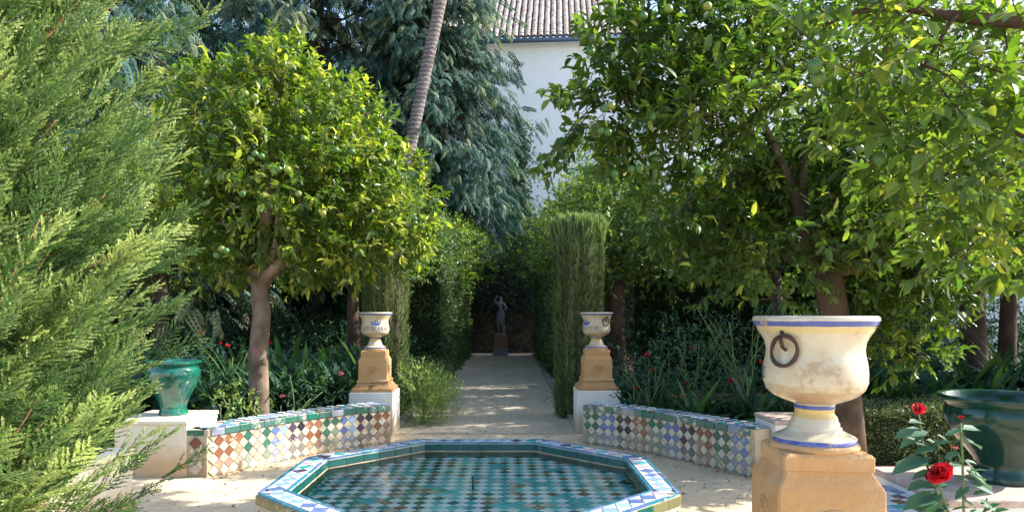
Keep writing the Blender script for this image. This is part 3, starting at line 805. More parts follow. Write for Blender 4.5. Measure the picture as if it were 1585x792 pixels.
bmesh.ops.rotate(bm, verts=bm.verts, cent=(0, 0, 0), matrix=Matrix.Rotation(PI/8, 3, 'Z'))
wo = bmobj('water', bm, M['water'], pool); wo.location = (0, 0, WL)
bm = bmesh.new(); tube(bm, [(0, 0, FZ), (0, 0, WL+.05)], .008, 8); tube(bm, [(0, 0, WL+.035), (0, 0, WL+.055)], .012, 8); bmobj('nozzle', bm, M['pipe'], pool)
# rim and walls, side by side
rc_ = ['ltblue', 'mauve', 'blue', 'ltblue', 'teal', 'mauve', 'ltblue', 'purple', 'turq', 'blue']
for k in range(8):
    th = k*PI/4; nv = Vector((math.cos(th), math.sin(th), 0)); tv = Vector((-math.sin(th), math.cos(th), 0))
    half = AO*T8; mid = (AO+AI)/2; hm = mid*T8
    n = 8; st = 2*hm/n
    # flat edge strips (butted tiles)
    for (aa, wd, col, nm) in ((AO-.012, .024, 'sea', 'edge_tile'), (AI+.011, .022, 'sea', 'edge_tile')):
        hh = (aa-.014)*T8; m_ = 6; sl = 2*hh/m_
        for q_ in range(m_):
            p = nv*aa+tv*(-hh+sl*(q_+.5))+Vector((0, 0, RH-.012))
            put_tile(nm, tile_mesh('rect', sl-.003, wd-.002, rnd.choice([col, col, col, 'blue']), .012), pool, p, -tv, nv)
    band = AO-AI-.052
    for q_ in range(n):
        s0 = -hm+st*(q_+.5); cc = rc_[(q_*3+k*2) % 10]
        p = nv*mid+tv*s0+Vector((0, 0, RH-.012))
        put_tile('rim_tile', tile_mesh('diamond', st-.004, band-.004, cc, .012), pool, p, -tv, nv)
        if q_ < n-1:
            s1 = s0+st/2
            # white half diamonds along both edges
            put_tile('rim_tile', tile_mesh('down', st-.008, band-.01, 'rim_white', .012), pool, nv*(mid+band/2-.002)+tv*s1+Vector((0, 0, RH-.012)), -tv, nv)
            put_tile('rim_tile', tile_mesh('up', st-.008, band-.01, 'rim_white', .012), pool, nv*(mid-band/2+.002)+tv*s1+Vector((0, 0, RH-.012)), -tv, nv)
    # corner white kite
    ca = th+PI/8; cv = Vector((math.cos(ca), math.sin(ca), 0)); ct = Vector((-cv.y, cv.x, 0))
    put_tile('rim_tile', tile_mesh('diamond', .07, band*1.02, 'rim_white', .0112), pool, cv*(mid/math.cos(PI/8))+Vector((0, 0, RH-.0118)), -ct, cv)
    # inner wall: dark green trim above the water
    hi = AI*T8
    for q_ in range(6):
        sl = 2*hi/6
        put_tile('inner_trim_tile', tile_mesh('rect', sl-.004, .052, 'deep', .006), pool, nv*(AI-.001)+tv*(-hi+sl*(q_+.5))+Vector((0, 0, RH-.042)), -tv, (0, 0, 1))
        put_tile('inner_trim_tile', tile_mesh('rect', sl-.004, .05, 'olive', .004), pool, nv*(AI-.001)+tv*(-hi+sl*(q_+.5))+Vector((0, 0, RH-.102)), -tv, (0, 0, 1))
    # outer wall: olive-green trim and rows of dark and cream diamonds (sides the camera can see)
    if k in (0, 4, 5, 6, 7):
        for q_ in range(7):
            sl = 2*half/7
            put_tile('outer_trim_tile', tile_mesh('rect', sl-.004, .055, rnd.choice(['olive', 'olive', 'dkgreen']), .008), pool, nv*AO+tv*(-half+sl*(q_+.5))+Vector((0, 0, RH-.043)), -tv*-1, (0, 0, 1))
        for q_ in range(13):
            s0 = -half+.044+q_*(2*half-.088)/12
            for r_2, z in enumerate((.335, .225, .115)):
                put_tile('wall_tile', tile_mesh('diamond', .078, .106, ('black', 'green', 'brown', 'blue')[(q_//2+r_2) % 4], .008), pool, nv*AO+tv*s0+Vector((0, 0, z)), tv, (0, 0, 1))
                if q_ < 12: put_tile('wall_tile', tile_mesh('diamond', .078, .106, 'cream', .008), pool, nv*AO+tv*(s0+(2*half-.088)/24)+Vector((0, 0, z+.055 if r_2 else .17)), tv, (0, 0, 1)) if r_2 else \
                    put_tile('wall_tile', tile_mesh('down', .074, .10, 'cream', .008), pool, nv*AO+tv*(s0+(2*half-.088)/24)+Vector((0, 0, .390)), tv, (0, 0, 1))

# ================================================================== URNS ON PEDESTALS
URN = [(.146, 0), (.148, .006), (.147, .020), (.139, .026), (.120, .034), (.101, .045), (.096, .050), (.096, .057), (.089, .063), (.089, .074), (.083, .081), (.080, .096),
       (.071, .106), (.069, .122), (.073, .128), (.073, .141), (.07, .145), (.115, .161), (.150, .177), (.172, .199), (.183, .228), (.185, .262), (.181, .295), (.175, .325),
       (.173, .35), (.177, .377), (.190, .403), (.203, .420), (.207, .432), (.213, .437), (.219, .447), (.222, .458), (.221, .468), (.214, .474), (.203, .472), (.190, .45), (.170, .40), (.165, .33), (.170, .26), (.14, .2), (.02, .19)]
def urn_r(z):
    for (r0, z0), (r1, z1) in zip(URN[:32], URN[1:33]):
        if z0 <= z <= z1 and z1 > z0: return r0+(r1-r0)*(z-z0)/(z1-z0)
    return .18
STROKES = {   # upright stroke letters: (x0, y0, x1, y1, width)
 'L': (.62, [(.15, 0, .15, 1, .13), (0, .03, .6, .03, .06), (0, .97, .3, .97, .06), (.57, 0, .57, .25, .06)]),
 'A': (.8, [(.1, 0, .4, 1, .06), (.4, 1, .7, 0, .13), (.2, .36, .62, .36, .06), (0, .03, .24, .03, .06), (.56, .03, .84, .03, .06)]),
 'S': (.58, [(.5, .8, .4, .96, .07), (.4, .96, .14, .93, .07), (.14, .93, .06, .72, .09), (.06, .72, .46, .36, .13), (.46, .36, .46, .14, .09), (.46, .14, .3, .03, .07), (.3, .03, .06, .1, .07), (.05, 0, .05, .26, .05), (.5, .74, .5, 1, .05)]),
 'D': (.76, [(.15, 0, .15, 1, .13), (0, .03, .45, .03, .06), (0, .97, .45, .97, .06), (.45, .97, .66, .75, .09), (.66, .77, .66, .23, .13), (.66, .25, .45, .03, .09)]),
 'U': (.8, [(.15, .25, .15, 1, .13), (.15, .27, .3, .04, .09), (.3, .04, .5, .04, .06), (.5, .04, .62, .27, .06), (.62, .25, .62, 1, .06), (0, .97, .32, .97, .06), (.5, .97, .76, .97, .06)]),
 'E': (.66, [(.15, 0, .15, 1, .13), (0, .03, .6, .03, .06), (0, .97, .6, .97, .06), (.15, .52, .45, .52, .06), (.57, 0, .57, .25, .06), (.57, .75, .57, 1, .06), (.45, .4, .45, .64, .05)]),
 'Ñ': (.84, [(.12, 0, .12, 1, .06), (.12, 1, .68, 0, .13), (.68, 0, .68, 1, .06), (0, .03, .26, .03, .06), (.54, .97, .82, .97, .06), (.22, 1.13, .36, 1.2, .07), (.36, 1.2, .46, 1.13, .07), (.46, 1.13, .6, 1.2, .07)]),
 ' ': (.4, [])}
def wrapped(strokes, ang0, z0, h, mat, name, parent):
    """strokes (in units of the letter height) wrapped round the bowl; ang0 is the angle of x = 0, and x runs to the viewer's right"""
    bm = bmesh.new()
    for x0, y0, x1, y1, wd in strokes:
        dx, dy = x1-x0, y1-y0; L = math.hypot(dx, dy) or 1; wd *= 1.35; nx, ny = -dy/L*wd/2, dx/L*wd/2
        m = 3; ra = []
        for i in range(m+1):
            t = i/m
            for sg in (1, -1):
                X, Yv = x0+dx*t+nx*sg, y0+dy*t+ny*sg; z = z0+Yv*h; r = urn_r(z)+.0012; a = ang0+X*h/r
                ra.append(bm.verts.new((r*math.cos(a), r*math.sin(a), z)))
        for i in range(m): bm.faces.new((ra[2*i], ra[2*i+1], ra[2*i+3], ra[2*i+2]))
    bmesh.ops.recalc_face_normals(bm, faces=bm.faces)
    return bmobj(name, bm, M[mat], parent, kind='stuff')
def make_urn(loc, label, face, seed=0):
    """face = direction (angle) in which the lettering looks; the iron rings hang a quarter turn to either side"""
    u = empty('faience_urn', loc, label, 'urn', 'cream footed urns on ochre pedestals')
    bm = bmesh.new(); lathe(bm, URN, 72, wob=lambda a, z: .004*math.sin(3*a+seed)+.003*math.sin(z*70+a*2))
    o = bmobj('body', bm, M['urn'], u, True); smooth_angle(o, 50)
    word = 'LAS DUEÑAS'; st = []; x = 0
    for ch in word:
        wd, ss = STROKES[ch]; st += [(a+x, b, c_+x, d_, w_) for a, b, c_, d_, w_ in ss]; x += wd+.13
    h = .046
    r = .181; tot = x*h/r
    wrapped(st, face-tot/2, .238, h, 'ink', 'lettering', u)
    cr = [(-1, 0, 1, 0, .3), (-1, .12, -1.35, .85, .22), (-.85, .1, -.85, .8, .16), (-.42, .1, -.48, .95, .18), (0, .1, 0, 1.0, .24), (.42, .1, .48, .95, .18), (.85, .1, .85, .8, .16), (1, .12, 1.35, .85, .22),
          (-1, .32, 1, .32, .16), (-1.5, .95, -1.25, .95, .2), (-.6, 1.1, -.38, 1.1, .2), (-.1, 1.15, .1, 1.15, .2), (.38, 1.1, .6, 1.1, .2), (1.25, .95, 1.5, .95, .2)]
    wrapped(cr, face, .312, .046, 'crown', 'painted_crown', u)
    for sg in (-1, 1):
        a = face+sg*PI/2; zt = .405; rr = urn_r(zt)
        e = Vector((math.cos(a), math.sin(a), 0)); t = Vector((-e.y, e.x, 0))
        bm = bmesh.new()
        tube(bm, [e*(rr-.01)+Vector((0, 0, zt+.012)), e*(rr+.012)+Vector((0, 0, zt+.010)), e*(rr+.020)+Vector((0, 0, zt-.012)), e*(rr+.006)+Vector((0, 0, zt-.045)), e*(rr-.012)+Vector((0, 0, zt-.055))], [.008, .008, .007, .007, .006], 8)
        bmobj('ring_lug', bm, M['iron'], u, True)
        bm = bmesh.new(); pts = []
        for k in range(25):
            b = 2*PI*k/24; z = zt-.057+.055*math.cos(b)*(1+.06*math.sin(b)); pts.append(e*(urn_r(z)+.014)+t*(.053*math.sin(b)+.006*math.cos(b))+Vector((0, 0, z)))
        tube(bm, pts, [.0074+.0010*math.sin(k) for k in range(25)], 8, False); bmobj('handle_ring', bm, M['iron'], u, True)
    return u
PED = [(.265, 0), (.262, .035), (.245, .055), (.222, .075), (.205, .10), (.203, .108), (.195, .11), (.205, .122), (.205, .140), (.19, .152), (.185, .156), (.185, .395), (.183, .405), (.155, .455), (.153, .465), (.158, .468), (.158, .515), (.15, .525)]
def pedestal(loc, label, rz=0.0):
    p = empty('ochre_pedestal', loc, label, 'pedestal', 'ochre pedestals carrying urns', rz)
    bm = bmesh.new(); square_stack(bm, PED, .008)
    bmesh.ops.subdivide_edges(bm, edges=bm.edges[:], cuts=1, use_grid_fill=True)
    o = bmobj('body', bm, M['ochre'], p, True); smooth_angle(o, 30)
    bm = bmesh.new(); lathe(bm, [(.155, .524), (.157, .535), (.150, .548)], 48); bmobj('foot_ring', bm, M['ochre'], p, True)
    for k in range(4):                                   # moulded roundel on each face
        a = k*PI/2; bm = bmesh.new(); e = Vector((math.cos(a), math.sin(a), 0)); t = Vector((-e.y, e.x, 0)); zc = .285
        for rr, th in ((.058, .008), (.032, .006)):
            tube(bm, [e*.186+t*rr*math.cos(b*PI/12)+Vector((0, 0, zc+rr*.8*math.sin(b*PI/12))) for b in range(25)], th, 6, False)
        bmesh.ops.create_icosphere(bm, subdivisions=2, radius=.014, matrix=Matrix.Translation(e*.186+Vector((0, 0, zc))))
        bmobj('roundel', bm, M['ochre'], p, True)
    return p
def plinth(x0, x1, y0, y1, h, label, mat='white_wash'):
    bm = bmesh.new(); cx, cy = (x0+x1)/2, (y0+y1)/2
    box(bm, x0-cx, x1-cx, y0-cy, y1-cy, 0, h, .008, 2)
    o = bmobj('plinth', bm, M[mat], None, False, None, (cx, cy, 0)); tag(o, label, 'plinth', 'whitewashed plinths under the pedestals'); return o
LP = (-1.745, 9.08); RP = (1.175, 9.28); FP = (1.155, 2.62); HP = (-2.05, 2.62)
for (x, y), side_, la in ((LP, 'left', 'white plinth with sunlit side at the left of the path mouth'), (RP, 'right', 'white plinth in shade at the right of the path mouth')):
    plinth(x-.28, x+.28, y-.28, y+.28, .55, la)
    pedestal((x, y, .55), 'ochre pedestal on the white plinth %s of the path' % side_, .02)
plinth(FP[0]-.28, FP[0]+.28, FP[1]-.28, FP[1]+.28, .53, 'white plinth under the large foreground pedestal')
pedestal((FP[0], FP[1], .53), 'large ochre pedestal in the right foreground', -.09)
plinth(HP[0]-.28, HP[0]+.28, HP[1]-.28, HP[1]+.28, .53, 'plinth mostly hidden by the juniper at lower left')
pedestal((HP[0], HP[1], .53), 'ochre pedestal glimpsed through the juniper at lower left', .05)
toC = lambda x, y: math.atan2(-y, -x)
make_urn((LP[0], LP[1], 1.095), 'cream urn with blue crown and lettering facing front, left of the path', toC(*LP)+.05, 0)
make_urn((RP[0], RP[1], 1.095), 'cream urn with lettering turned left and iron ring showing, right of the path', toC(*RP)-.85, 2)
make_urn((FP[0], FP[1], 1.075), 'large weathered cream urn with iron ring in the right foreground', toC(*FP)-.56-PI/2, 4)
make_urn((HP[0], HP[1], 1.075), 'urn hidden behind the juniper at far left', toC(*HP), 1)

# ================================================================== PIERS AND GREEN POTS
def pier(x0, x1, y0, y1, h, label, mat, slab='slab'):
    cx, cy = (x0+x1)/2, (y0+y1)/2; t = empty('low_pier', (cx, cy, 0), label, 'pier', 'low rendered piers at the bench ends')
    bm = bmesh.new(); box(bm, x0-cx, x1-cx, y0-cy, y1-cy, 0, h-.045, .006, 2); bmobj('wall', bm, M[mat], t)
    bm = bmesh.new(); box(bm, x0-cx-.012, x1-cx+.012, y0-cy-.012, y1-cy+.012, h-.045, h, .016, 3); bmobj('slab', bm, M[slab], t); return t
pier(-3.75, -3.06, 6.60, 7.30, .54, 'cream rendered pier under the green jar left of the tiled bench', 'cream_wash', 'cream_wash')
pier(2.54, 3.10, 6.60, 7.15, .54, 'small white pier with worn slab behind the big urn', 'white_wash')
pier(2.44, 3.45, 3.84, 4.66, .53, 'white pier with stone slab under the wide dark green pot', 'white_wash')
pier(-3.8, -2.88, 4.35, 5.32, .53, 'sunlit cream pier showing beneath the juniper', 'cream_wash', 'cream_wash')
def pot(name, loc, label, prof, mat, seg=64):
    t = empty(name, loc, label, 'pot', 'glazed green garden pots'); bm = bmesh.new()
    lathe(bm, prof, seg, wob=lambda a, z: .006*math.sin(2*a+1)); o = bmobj('body', bm, M[mat], t, True); smooth_angle(o, 45)
    bm = bmesh.new(); r = prof[-1][0] if prof[-1][0] > .05 else .15
    lathe(bm, [(r, prof[-1][1]-.02), (r*.98, prof[-1][1]), (.02, prof[-1][1]+.01)], 24); bmobj('soil', bm, M['soil'], t); return t
J1 = [(.135, 0), (.14, .02), (.128, .045), (.122, .07), (.135, .12), (.16, .19), (.20, .27), (.235, .34), (.252, .40), (.25, .445), (.235, .475), (.222, .49), (.245, .505), (.262, .52), (.262, .535), (.245, .545), (.225, .53), (.215, .48), (.215, .44)]
pot('glazed_jar', (-3.37, 6.98, .54), 'bright green glazed jar on the cream pier beside the juniper', J1, 'pot_green')
J2 = [(.175, 0), (.18, .03), (.165, .055), (.15, .09), (.155, .13), (.20, .19), (.26, .26), (.302, .33), (.318, .39), (.314, .43), (.305, .455), (.320, .475), (.345, .49), (.352, .51), (.345, .525), (.32, .52), (.30, .49), (.29, .44)]
pot('glazed_pot', (3.05, 4.28, .53), 'wide dark green glazed pot on the pier at the right edge', J2, 'pot_dark')

# brick edging of the right bed and stone kerbs of the path
eb = empty('brick_edging', (3.9, 6.6, 0), 'low brick edging in front of the clipped box hedge', 'edging')
bm = bmesh.new(); box(bm, -.11, .11, -.04, .04, 0, .11, .01, 1); bmE = bpy.data.meshes.new('brick'); bm.to_mesh(bmE); bm.free(); bmE.materials.append(M['brick'])
for k in range(22):
    o = link('brick', bmE, None, eb, loc=(-.72+k*.232, rnd.uniform(-.01, .01), rnd.uniform(-.01, .005)), rot=(0, 0, rnd.uniform(-.03, .03)))
es = []
for s_ in range(3):
    bm = bmesh.new(); box(bm, -.07, .07, -.16, .16, 0, .10, .02, 2)
    for v in bm.verts: v.co += Vector((rnd.uniform(-.01, .01), rnd.uniform(-.012, .012), rnd.uniform(-.008, .008)))
    me = bpy.data.meshes.new('stone'); bm.to_mesh(me); bm.free(); me.materials.append(M['edging']); es.append(me)
for sx, la in ((1.20, 'pale stone edging along the right side of the path'), (-1.24, 'stone edging along the left side of the path')):
    e = empty('stone_edging', (AX+sx, 9.6, 0), la, 'edging')
    for k in range(48): link('stone', es[k % 3], None, e, loc=(rnd.uniform(-.012, .012), k*.345, -.02+rnd.uniform(-.008, .008)), rot=(0, 0, rnd.uniform(-.05, .05)))

# ================================================================== BUILDINGS
def rot_pt(p, c, a):
    x, y = p[0]-c[0], p[1]-c[1]; return (c[0]+x*math.cos(a)-y*math.sin(a), c[1]+x*math.sin(a)+y*math.cos(a))
HY = 29.0; EZ = at(800, 66, HY).z
hx0, hx1 = -6.0, 5.9
house = empty('white_house', (0, HY, 0), 'tall white house with tiled roof and blue gutter behind the garden', 'house', None, math.radians(-4))
bm = bmesh.new(); box(bm, hx0, hx1, 0, 9, 0, EZ-.05); bmobj('wall', bm, M['wall_white'], house)
bm = bmesh.new(); tube(bm, [(hx0, -.42, EZ-.10), (hx1, -.42, EZ-.10)], .10, 10); bmobj('gutter', bm, M['gutter'], house, True)
bm = bmesh.new(); box(bm, hx0, hx1, -.36, -.003, EZ-.12, EZ-.055, 0); bmobj('cornice', bm, M['wall_white'], house)
sl = math.radians(40); rdv = Vector((0, math.cos(sl), math.sin(sl))); rn = Vector((0, -math.sin(sl), math.cos(sl)))
R0 = Vector((0, -.48, EZ))
bm = bmesh.new(); ncol = int((hx1-hx0)/.265); prev = None
for i in range(ncol*4+1):                               # wavy bed of pan tiles
    x = hx0+i*.265/4; dz = (-.02, -.055, -.02, .015)[i % 4]
    a = R0+Vector((x, 0, 0))+rn*dz; b = a+rdv*6.6
    cur = (bm.verts.new(a), bm.verts.new(b))
    if prev: bm.faces.new((prev[0], cur[0], cur[1], prev[1]))
    prev = cur
ro = bmobj('roof', bm, M['pan'], house, True)
bm = bmesh.new(); V = []
for (yy, r) in ((0, .112), (.40, .088)):
    V.append([bm.verts.new((r*math.cos(a), 0, r*.8*math.sin(a))) for a in [PI*k/6 for k in range(7)]])
    for v in V[-1]: v.co += rdv*yy+rn*(.012 if yy == 0 else 0)
for k in range(6): bm.faces.new((V[0][k], V[0][k+1], V[1][k+1], V[1][k]))
V2 = [bm.verts.new(v.co-rn*.018) for v in V[0]]
for k in range(6): bm.faces.new((V2[k], V2[k+1], V[0][k+1], V[0][k]))
tme = bpy.data.meshes.new('roof_tile'); bm.to_mesh(tme); bm.free(); tme.materials.append(M['roof']); tme.polygons.foreach_set('use_smooth', [True]*len(tme.polygons))
restV = []
for i in range(ncol):
    for j in range(19):
        p = R0+Vector((hx0+(i+.75)*.265, 0, 0))+rdv*(j*.33)+rn*(.015+rnd.uniform(-.006, .006))+Vector((rnd.uniform(-.008, .008), 0, 0))
        if 22 <= i <= 41 and j < 15: link('roof_tile', tme, None, ro, loc=p, rot=(0, 0, rnd.uniform(-.03, .03)))
        else: restV.append(p)
bm = bmesh.new()
for p in restV:
    t_ = bmesh.new(); t_.from_mesh(tme); t_.transform(Matrix.Translation(p)); mm = bpy.data.meshes.new('tmp'); t_.to_mesh(mm); t_.free(); bm.from_mesh(mm); bpy.data.meshes.remove(mm)
bmobj('roof_tiling', bm, M['roof'], ro, True, 'stuff')
# wing to the right with a stepped parapet
wing = empty('white_wing', (13.0, 27.6, 0), 'white wing with stepped ornaments along its parapet, seen through the orange leaves', 'building', None, 0)
WT = at(1050, 42, 27.6).z
bm = bmesh.new(); box(bm, -7, 13, 0, 8, 0, WT); bmobj('wall', bm, M['wall_white'], wing)
bm = bmesh.new(); box(bm, -7.05, 13.05, -.06, -.003, WT-.25, WT-.13, .02, 1); box(bm, -7.08, 13.08, -.09, -.003, WT-.10, WT+.02, .02, 1); bmobj('cornice', bm, M['wall_white'], wing)
for k in range(24):
    bm = bmesh.new(); box(bm, -.22, .22, 0, .3, 0, .25); box(bm, -.15, .15, .02, .28, .25, .48); box(bm, -.20, .20, 0, .3, .48, .60); box(bm, -.10, .10, .04, .26, .60, .82)
    bmobj('merlon', bm, M['wall_white'], wing, loc=(-6.6+k*.82, .01, WT+.02))
gw = empty('garden_wall', (14, 15.5, 0), 'white garden wall with a coping glimpsed behind the right trees', 'wall', None, -.1)
bm = bmesh.new(); box(bm, -7.5, 14, 0, .3, 0, 2.6); box(bm, -7.5, 14, -.05, -.002, 1.15, 1.22); bmobj('wall_body', bm, M['wall_white'], gw)
bm = bmesh.new(); box(bm, -7.6, 14.1, -.06, .36, 2.6, 2.72, .02, 1); bmobj('coping', bm, M['slab'], gw)

lw = empty('boundary_wall', (-16, 18, 0), 'old boundary wall under dark creeper behind the left trees', 'wall')
bm = bmesh.new(); box(bm, -3, 7, 10, 10.3, 0, 4.2); box(bm, -.3, 0, -14, 10, 0, 4.2); bmobj('wall_body', bm, M['bark_dark'], lw)
def cr_sheet(c, P, nvec, ls):
    n = len(P); d = nrm(rng.normal(size=(n, 3))*.6+A([0, 0, -.5])+A(nvec)*.4)
    c.stamp(RHOMB, frames(d, nrm(A(nvec)+rng.normal(size=(n, 3))*.5)), P, ls*rng.uniform(.6, 1.3, n), rng.beta(2, 3, n))
c = Cloud(); n = 9000
cr_sheet(c, np.stack([rng.uniform(-3, 7, n), 9.98-np.abs(rng.normal(0, .2, n)), rng.uniform(0, 4.5, n)], 1), [0, -1, .3], .2)
cr_sheet(c, np.stack([.02+np.abs(rng.normal(0, .2, n*2)), rng.uniform(-14, 10, n*2), rng.uniform(0, 4.5, n*2)], 1), [1, 0, .3], .2)
c.build('creeper', M['dark_leaf'], lw, 'stuff')
# dark wall closing the path, overgrown
ew = empty('end_wall', (AX, 27.0, 0), 'dark ivy grown wall closing the far end of the path', 'wall')
bm = bmesh.new(); box(bm, -9, 9, 0, .4, 0, 3.6); bmobj('wall_body', bm, M['bark_dark'], ew)
def ivy_sheet(c, x0, x1, z0, z1, y, n, ls, dep=.12):
    P = np.stack([rng.uniform(x0, x1, n), y-np.abs(rng.normal(0, dep, n)), rng.uniform(z0, z1, n)], 1)
    d = nrm(np.stack([rng.normal(0, .5, n), rng.normal(-.4, .3, n), rng.normal(-.5, .4, n)], 1))
    c.stamp(RHOMB, frames(d, nrm(A([0, -1, .4])+rng.normal(size=(n, 3))*.5)), P, ls*rng.uniform(.6, 1.3, n), rng.beta(2, 3, n))
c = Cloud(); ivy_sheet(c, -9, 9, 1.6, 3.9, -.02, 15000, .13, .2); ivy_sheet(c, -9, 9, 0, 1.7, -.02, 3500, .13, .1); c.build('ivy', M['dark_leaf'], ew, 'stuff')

# ================================================================== STATUE
st = empty('garden_statue', (at(775, 549, 25.4).x, 25.3, 0), 'grey marble statue of a draped figure at the far end of the path', 'statue')
bm = bmesh.new(); square_stack(bm, [(.30, 0), (.30, .12), (.24, .16), (.24, .20), (.30, .22), (.30, .27)], .01); bmobj('foot', bm, M['marble'], st)
bm = bmesh.new(); square_stack(bm, [(.255, .272), (.255, .75), (.27, .77), (.27, .80)], .01); bmobj('pedestal', bm, M['brick'], st)
def skinned(name, nodes, edges, mat, parent, sub=2, loc=(0, 0, 0), root=0):
    me = bpy.data.meshes.new(name); me.from_pydata([n[0] for n in nodes], edges, []); o = link(name, me, mat, parent, loc=loc)
    m = o.modifiers.new('skin', 'SKIN'); m.use_smooth_shade = True
    for v, n in zip(me.skin_vertices[0].data, nodes):
        r = n[1]; v.radius = r if isinstance(r, tuple) else (r, r)
    me.skin_vertices[0].data[root].use_root = True
    s = o.modifiers.new('sub', 'SUBSURF'); s.levels = sub; s.render_levels = sub; return o
Z = .80
N_ = [((0, 0, .78), (.115, .10)), ((.01, 0, .92), (.085, .075)), ((-.01, 0, 1.08), (.115, .085)), ((-.015, 0, 1.20), (.10, .07)), ((-.01, -.01, 1.28), .042), ((0, -.02, 1.36), (.06, .07)), ((.005, -.025, 1.45), (.055, .065)),
      ((.13, 0, 1.20), .045), ((.22, -.03, 1.02), .038), ((.14, -.13, .92), .028), ((.06, -.15, .98), .022),
      ((-.14, 0, 1.20), .045), ((-.24, -.02, 1.28), .036), ((-.16, -.04, 1.46), .028), ((-.08, -.05, 1.50), .022),
      ((.075, 0, .66), .085), ((.08, -.03, .40), .055), ((.075, 0, .20), .045), ((.075, .0, .05), .03), ((.085, -.09, .025), .028),
      ((-.07, 0, .66), .085), ((-.085, -.06, .40), .055), ((-.08, .02, .20), .045), ((-.08, .04, .05), .03), ((-.09, -.05, .025), .028)]
E_ = [(0, 1), (1, 2), (2, 3), (3, 4), (4, 5), (5, 6), (3, 7), (7, 8), (8, 9), (9, 10), (3, 11), (11, 12), (12, 13), (13, 14), (0, 15), (15, 16), (16, 17), (17, 18), (18, 19), (0, 20), (20, 21), (21, 22), (22, 23), (23, 24)]
st.scale = (.93, .93, .93)
skinned('figure', N_, E_, M['marble'], st, 2, (0, 0, Z+.05))
bm = bmesh.new(); lathe(bm, [(.20, 0), (.20, .06), (.17, .07)], 20); bmobj('base', bm, M['marble'], st, True, loc=(0, 0, Z))
bm = bmesh.new(); lathe(bm, [(.13, .36), (.16, .42), (.15, .6), (.155, .72), (.13, .86), (.12, .90)], 40, wob=lambda a, z: .09*math.sin(9*a+z*9)+.04*math.sin(17*a)); bmobj('drapery', bm, M['marble'], st, True, loc=(0, 0, Z+.05))
bm = bmesh.new(); tube(bm, [(.10, .10, 0), (.12, .12, .3), (.09, .10, .62)], [.07, .055, .05], 10); bmobj('support', bm, M['marble'], st, True, loc=(0, 0, Z+.05))

# ================================================================== PALM AND CEDARS
pb = at(645, 215, 20.5); pt_ = at(690, 0, 20.5); sl_ = (pt_-pb)/(pt_.z-pb.z)
p0 = pb-sl_*pb.z; palm = empty('leaning_palm', p0, 'tall palm with a slender ringed trunk leaning to the right', 'palm')
bm = bmesh.new(); pts = [sl_*z+Vector((.25*math.sin(z/17*PI)*-.6, 0, 0)) for z in np.linspace(0, 17, 60)]
tube(bm, pts, [.19-.03*i/60 for i in range(60)], 24); bmobj('trunk', bm, M['palm_bark'], palm, True)
# persistent leaf-base rings up the part that shows
bm = bmesh.new()
for k in range(105):
    z = 5.0+k*.078+rnd.uniform(-.01, .01); q_ = sl_*z+Vector((.25*math.sin(z/17*PI)*-.6, 0, 0)); r = .19-.03*z/17
    for j in range(9):
        a = j*2*PI/9+(k % 2)*.35; e = Vector((math.cos(a), math.sin(a), 0))
        v = [bm.verts.new(q_+e*(r-.002)+Vector((-e.y, e.x, 0))*.07*s+Vector((0, 0, dz))) for s, dz in ((-1, 0), (1, 0), (.6, .04), (-.6, .04))]
        tip = bm.verts.new(q_+e*(r+.012+rnd.uniform(0, .014))+Vector((0, 0, .045)))
        for x_, y_ in ((0, 1), (1, 2), (2, 3), (3, 0)): bm.faces.new((v[x_], v[y_], tip))
bmobj('leaf_scars', bm, M['palm_bark'], palm, False, 'stuff')
for k in range(16):
    fr_ = Cloud(); a = k*2.4; e = 1.1-k*.1; P = []; top = sl_*17
    pts = [Vector(top)+Vector((math.cos(a)*math.cos(e)*t*3.2, math.sin(a)*math.cos(e)*t*3.2, math.sin(e)*t*3.2-1.5*t*t)) for t in np.linspace(0, 1, 24)]
    for p, q2 in zip(pts, pts[1:]):
        dd = (q2-p).normalized(); sd = dd.cross(Vector((0, 0, 1))).normalized()
        for s in (-1, 1):
            fr_.stamp(NEEDLE, frames(np.array([sd*s+dd*.5+Vector((0, 0, -.2))]), A([0, 0, 1])[None]), np.array([p]), .6, [rnd.random()])
    fr_.build('frond', M['palm_leaf'], palm)

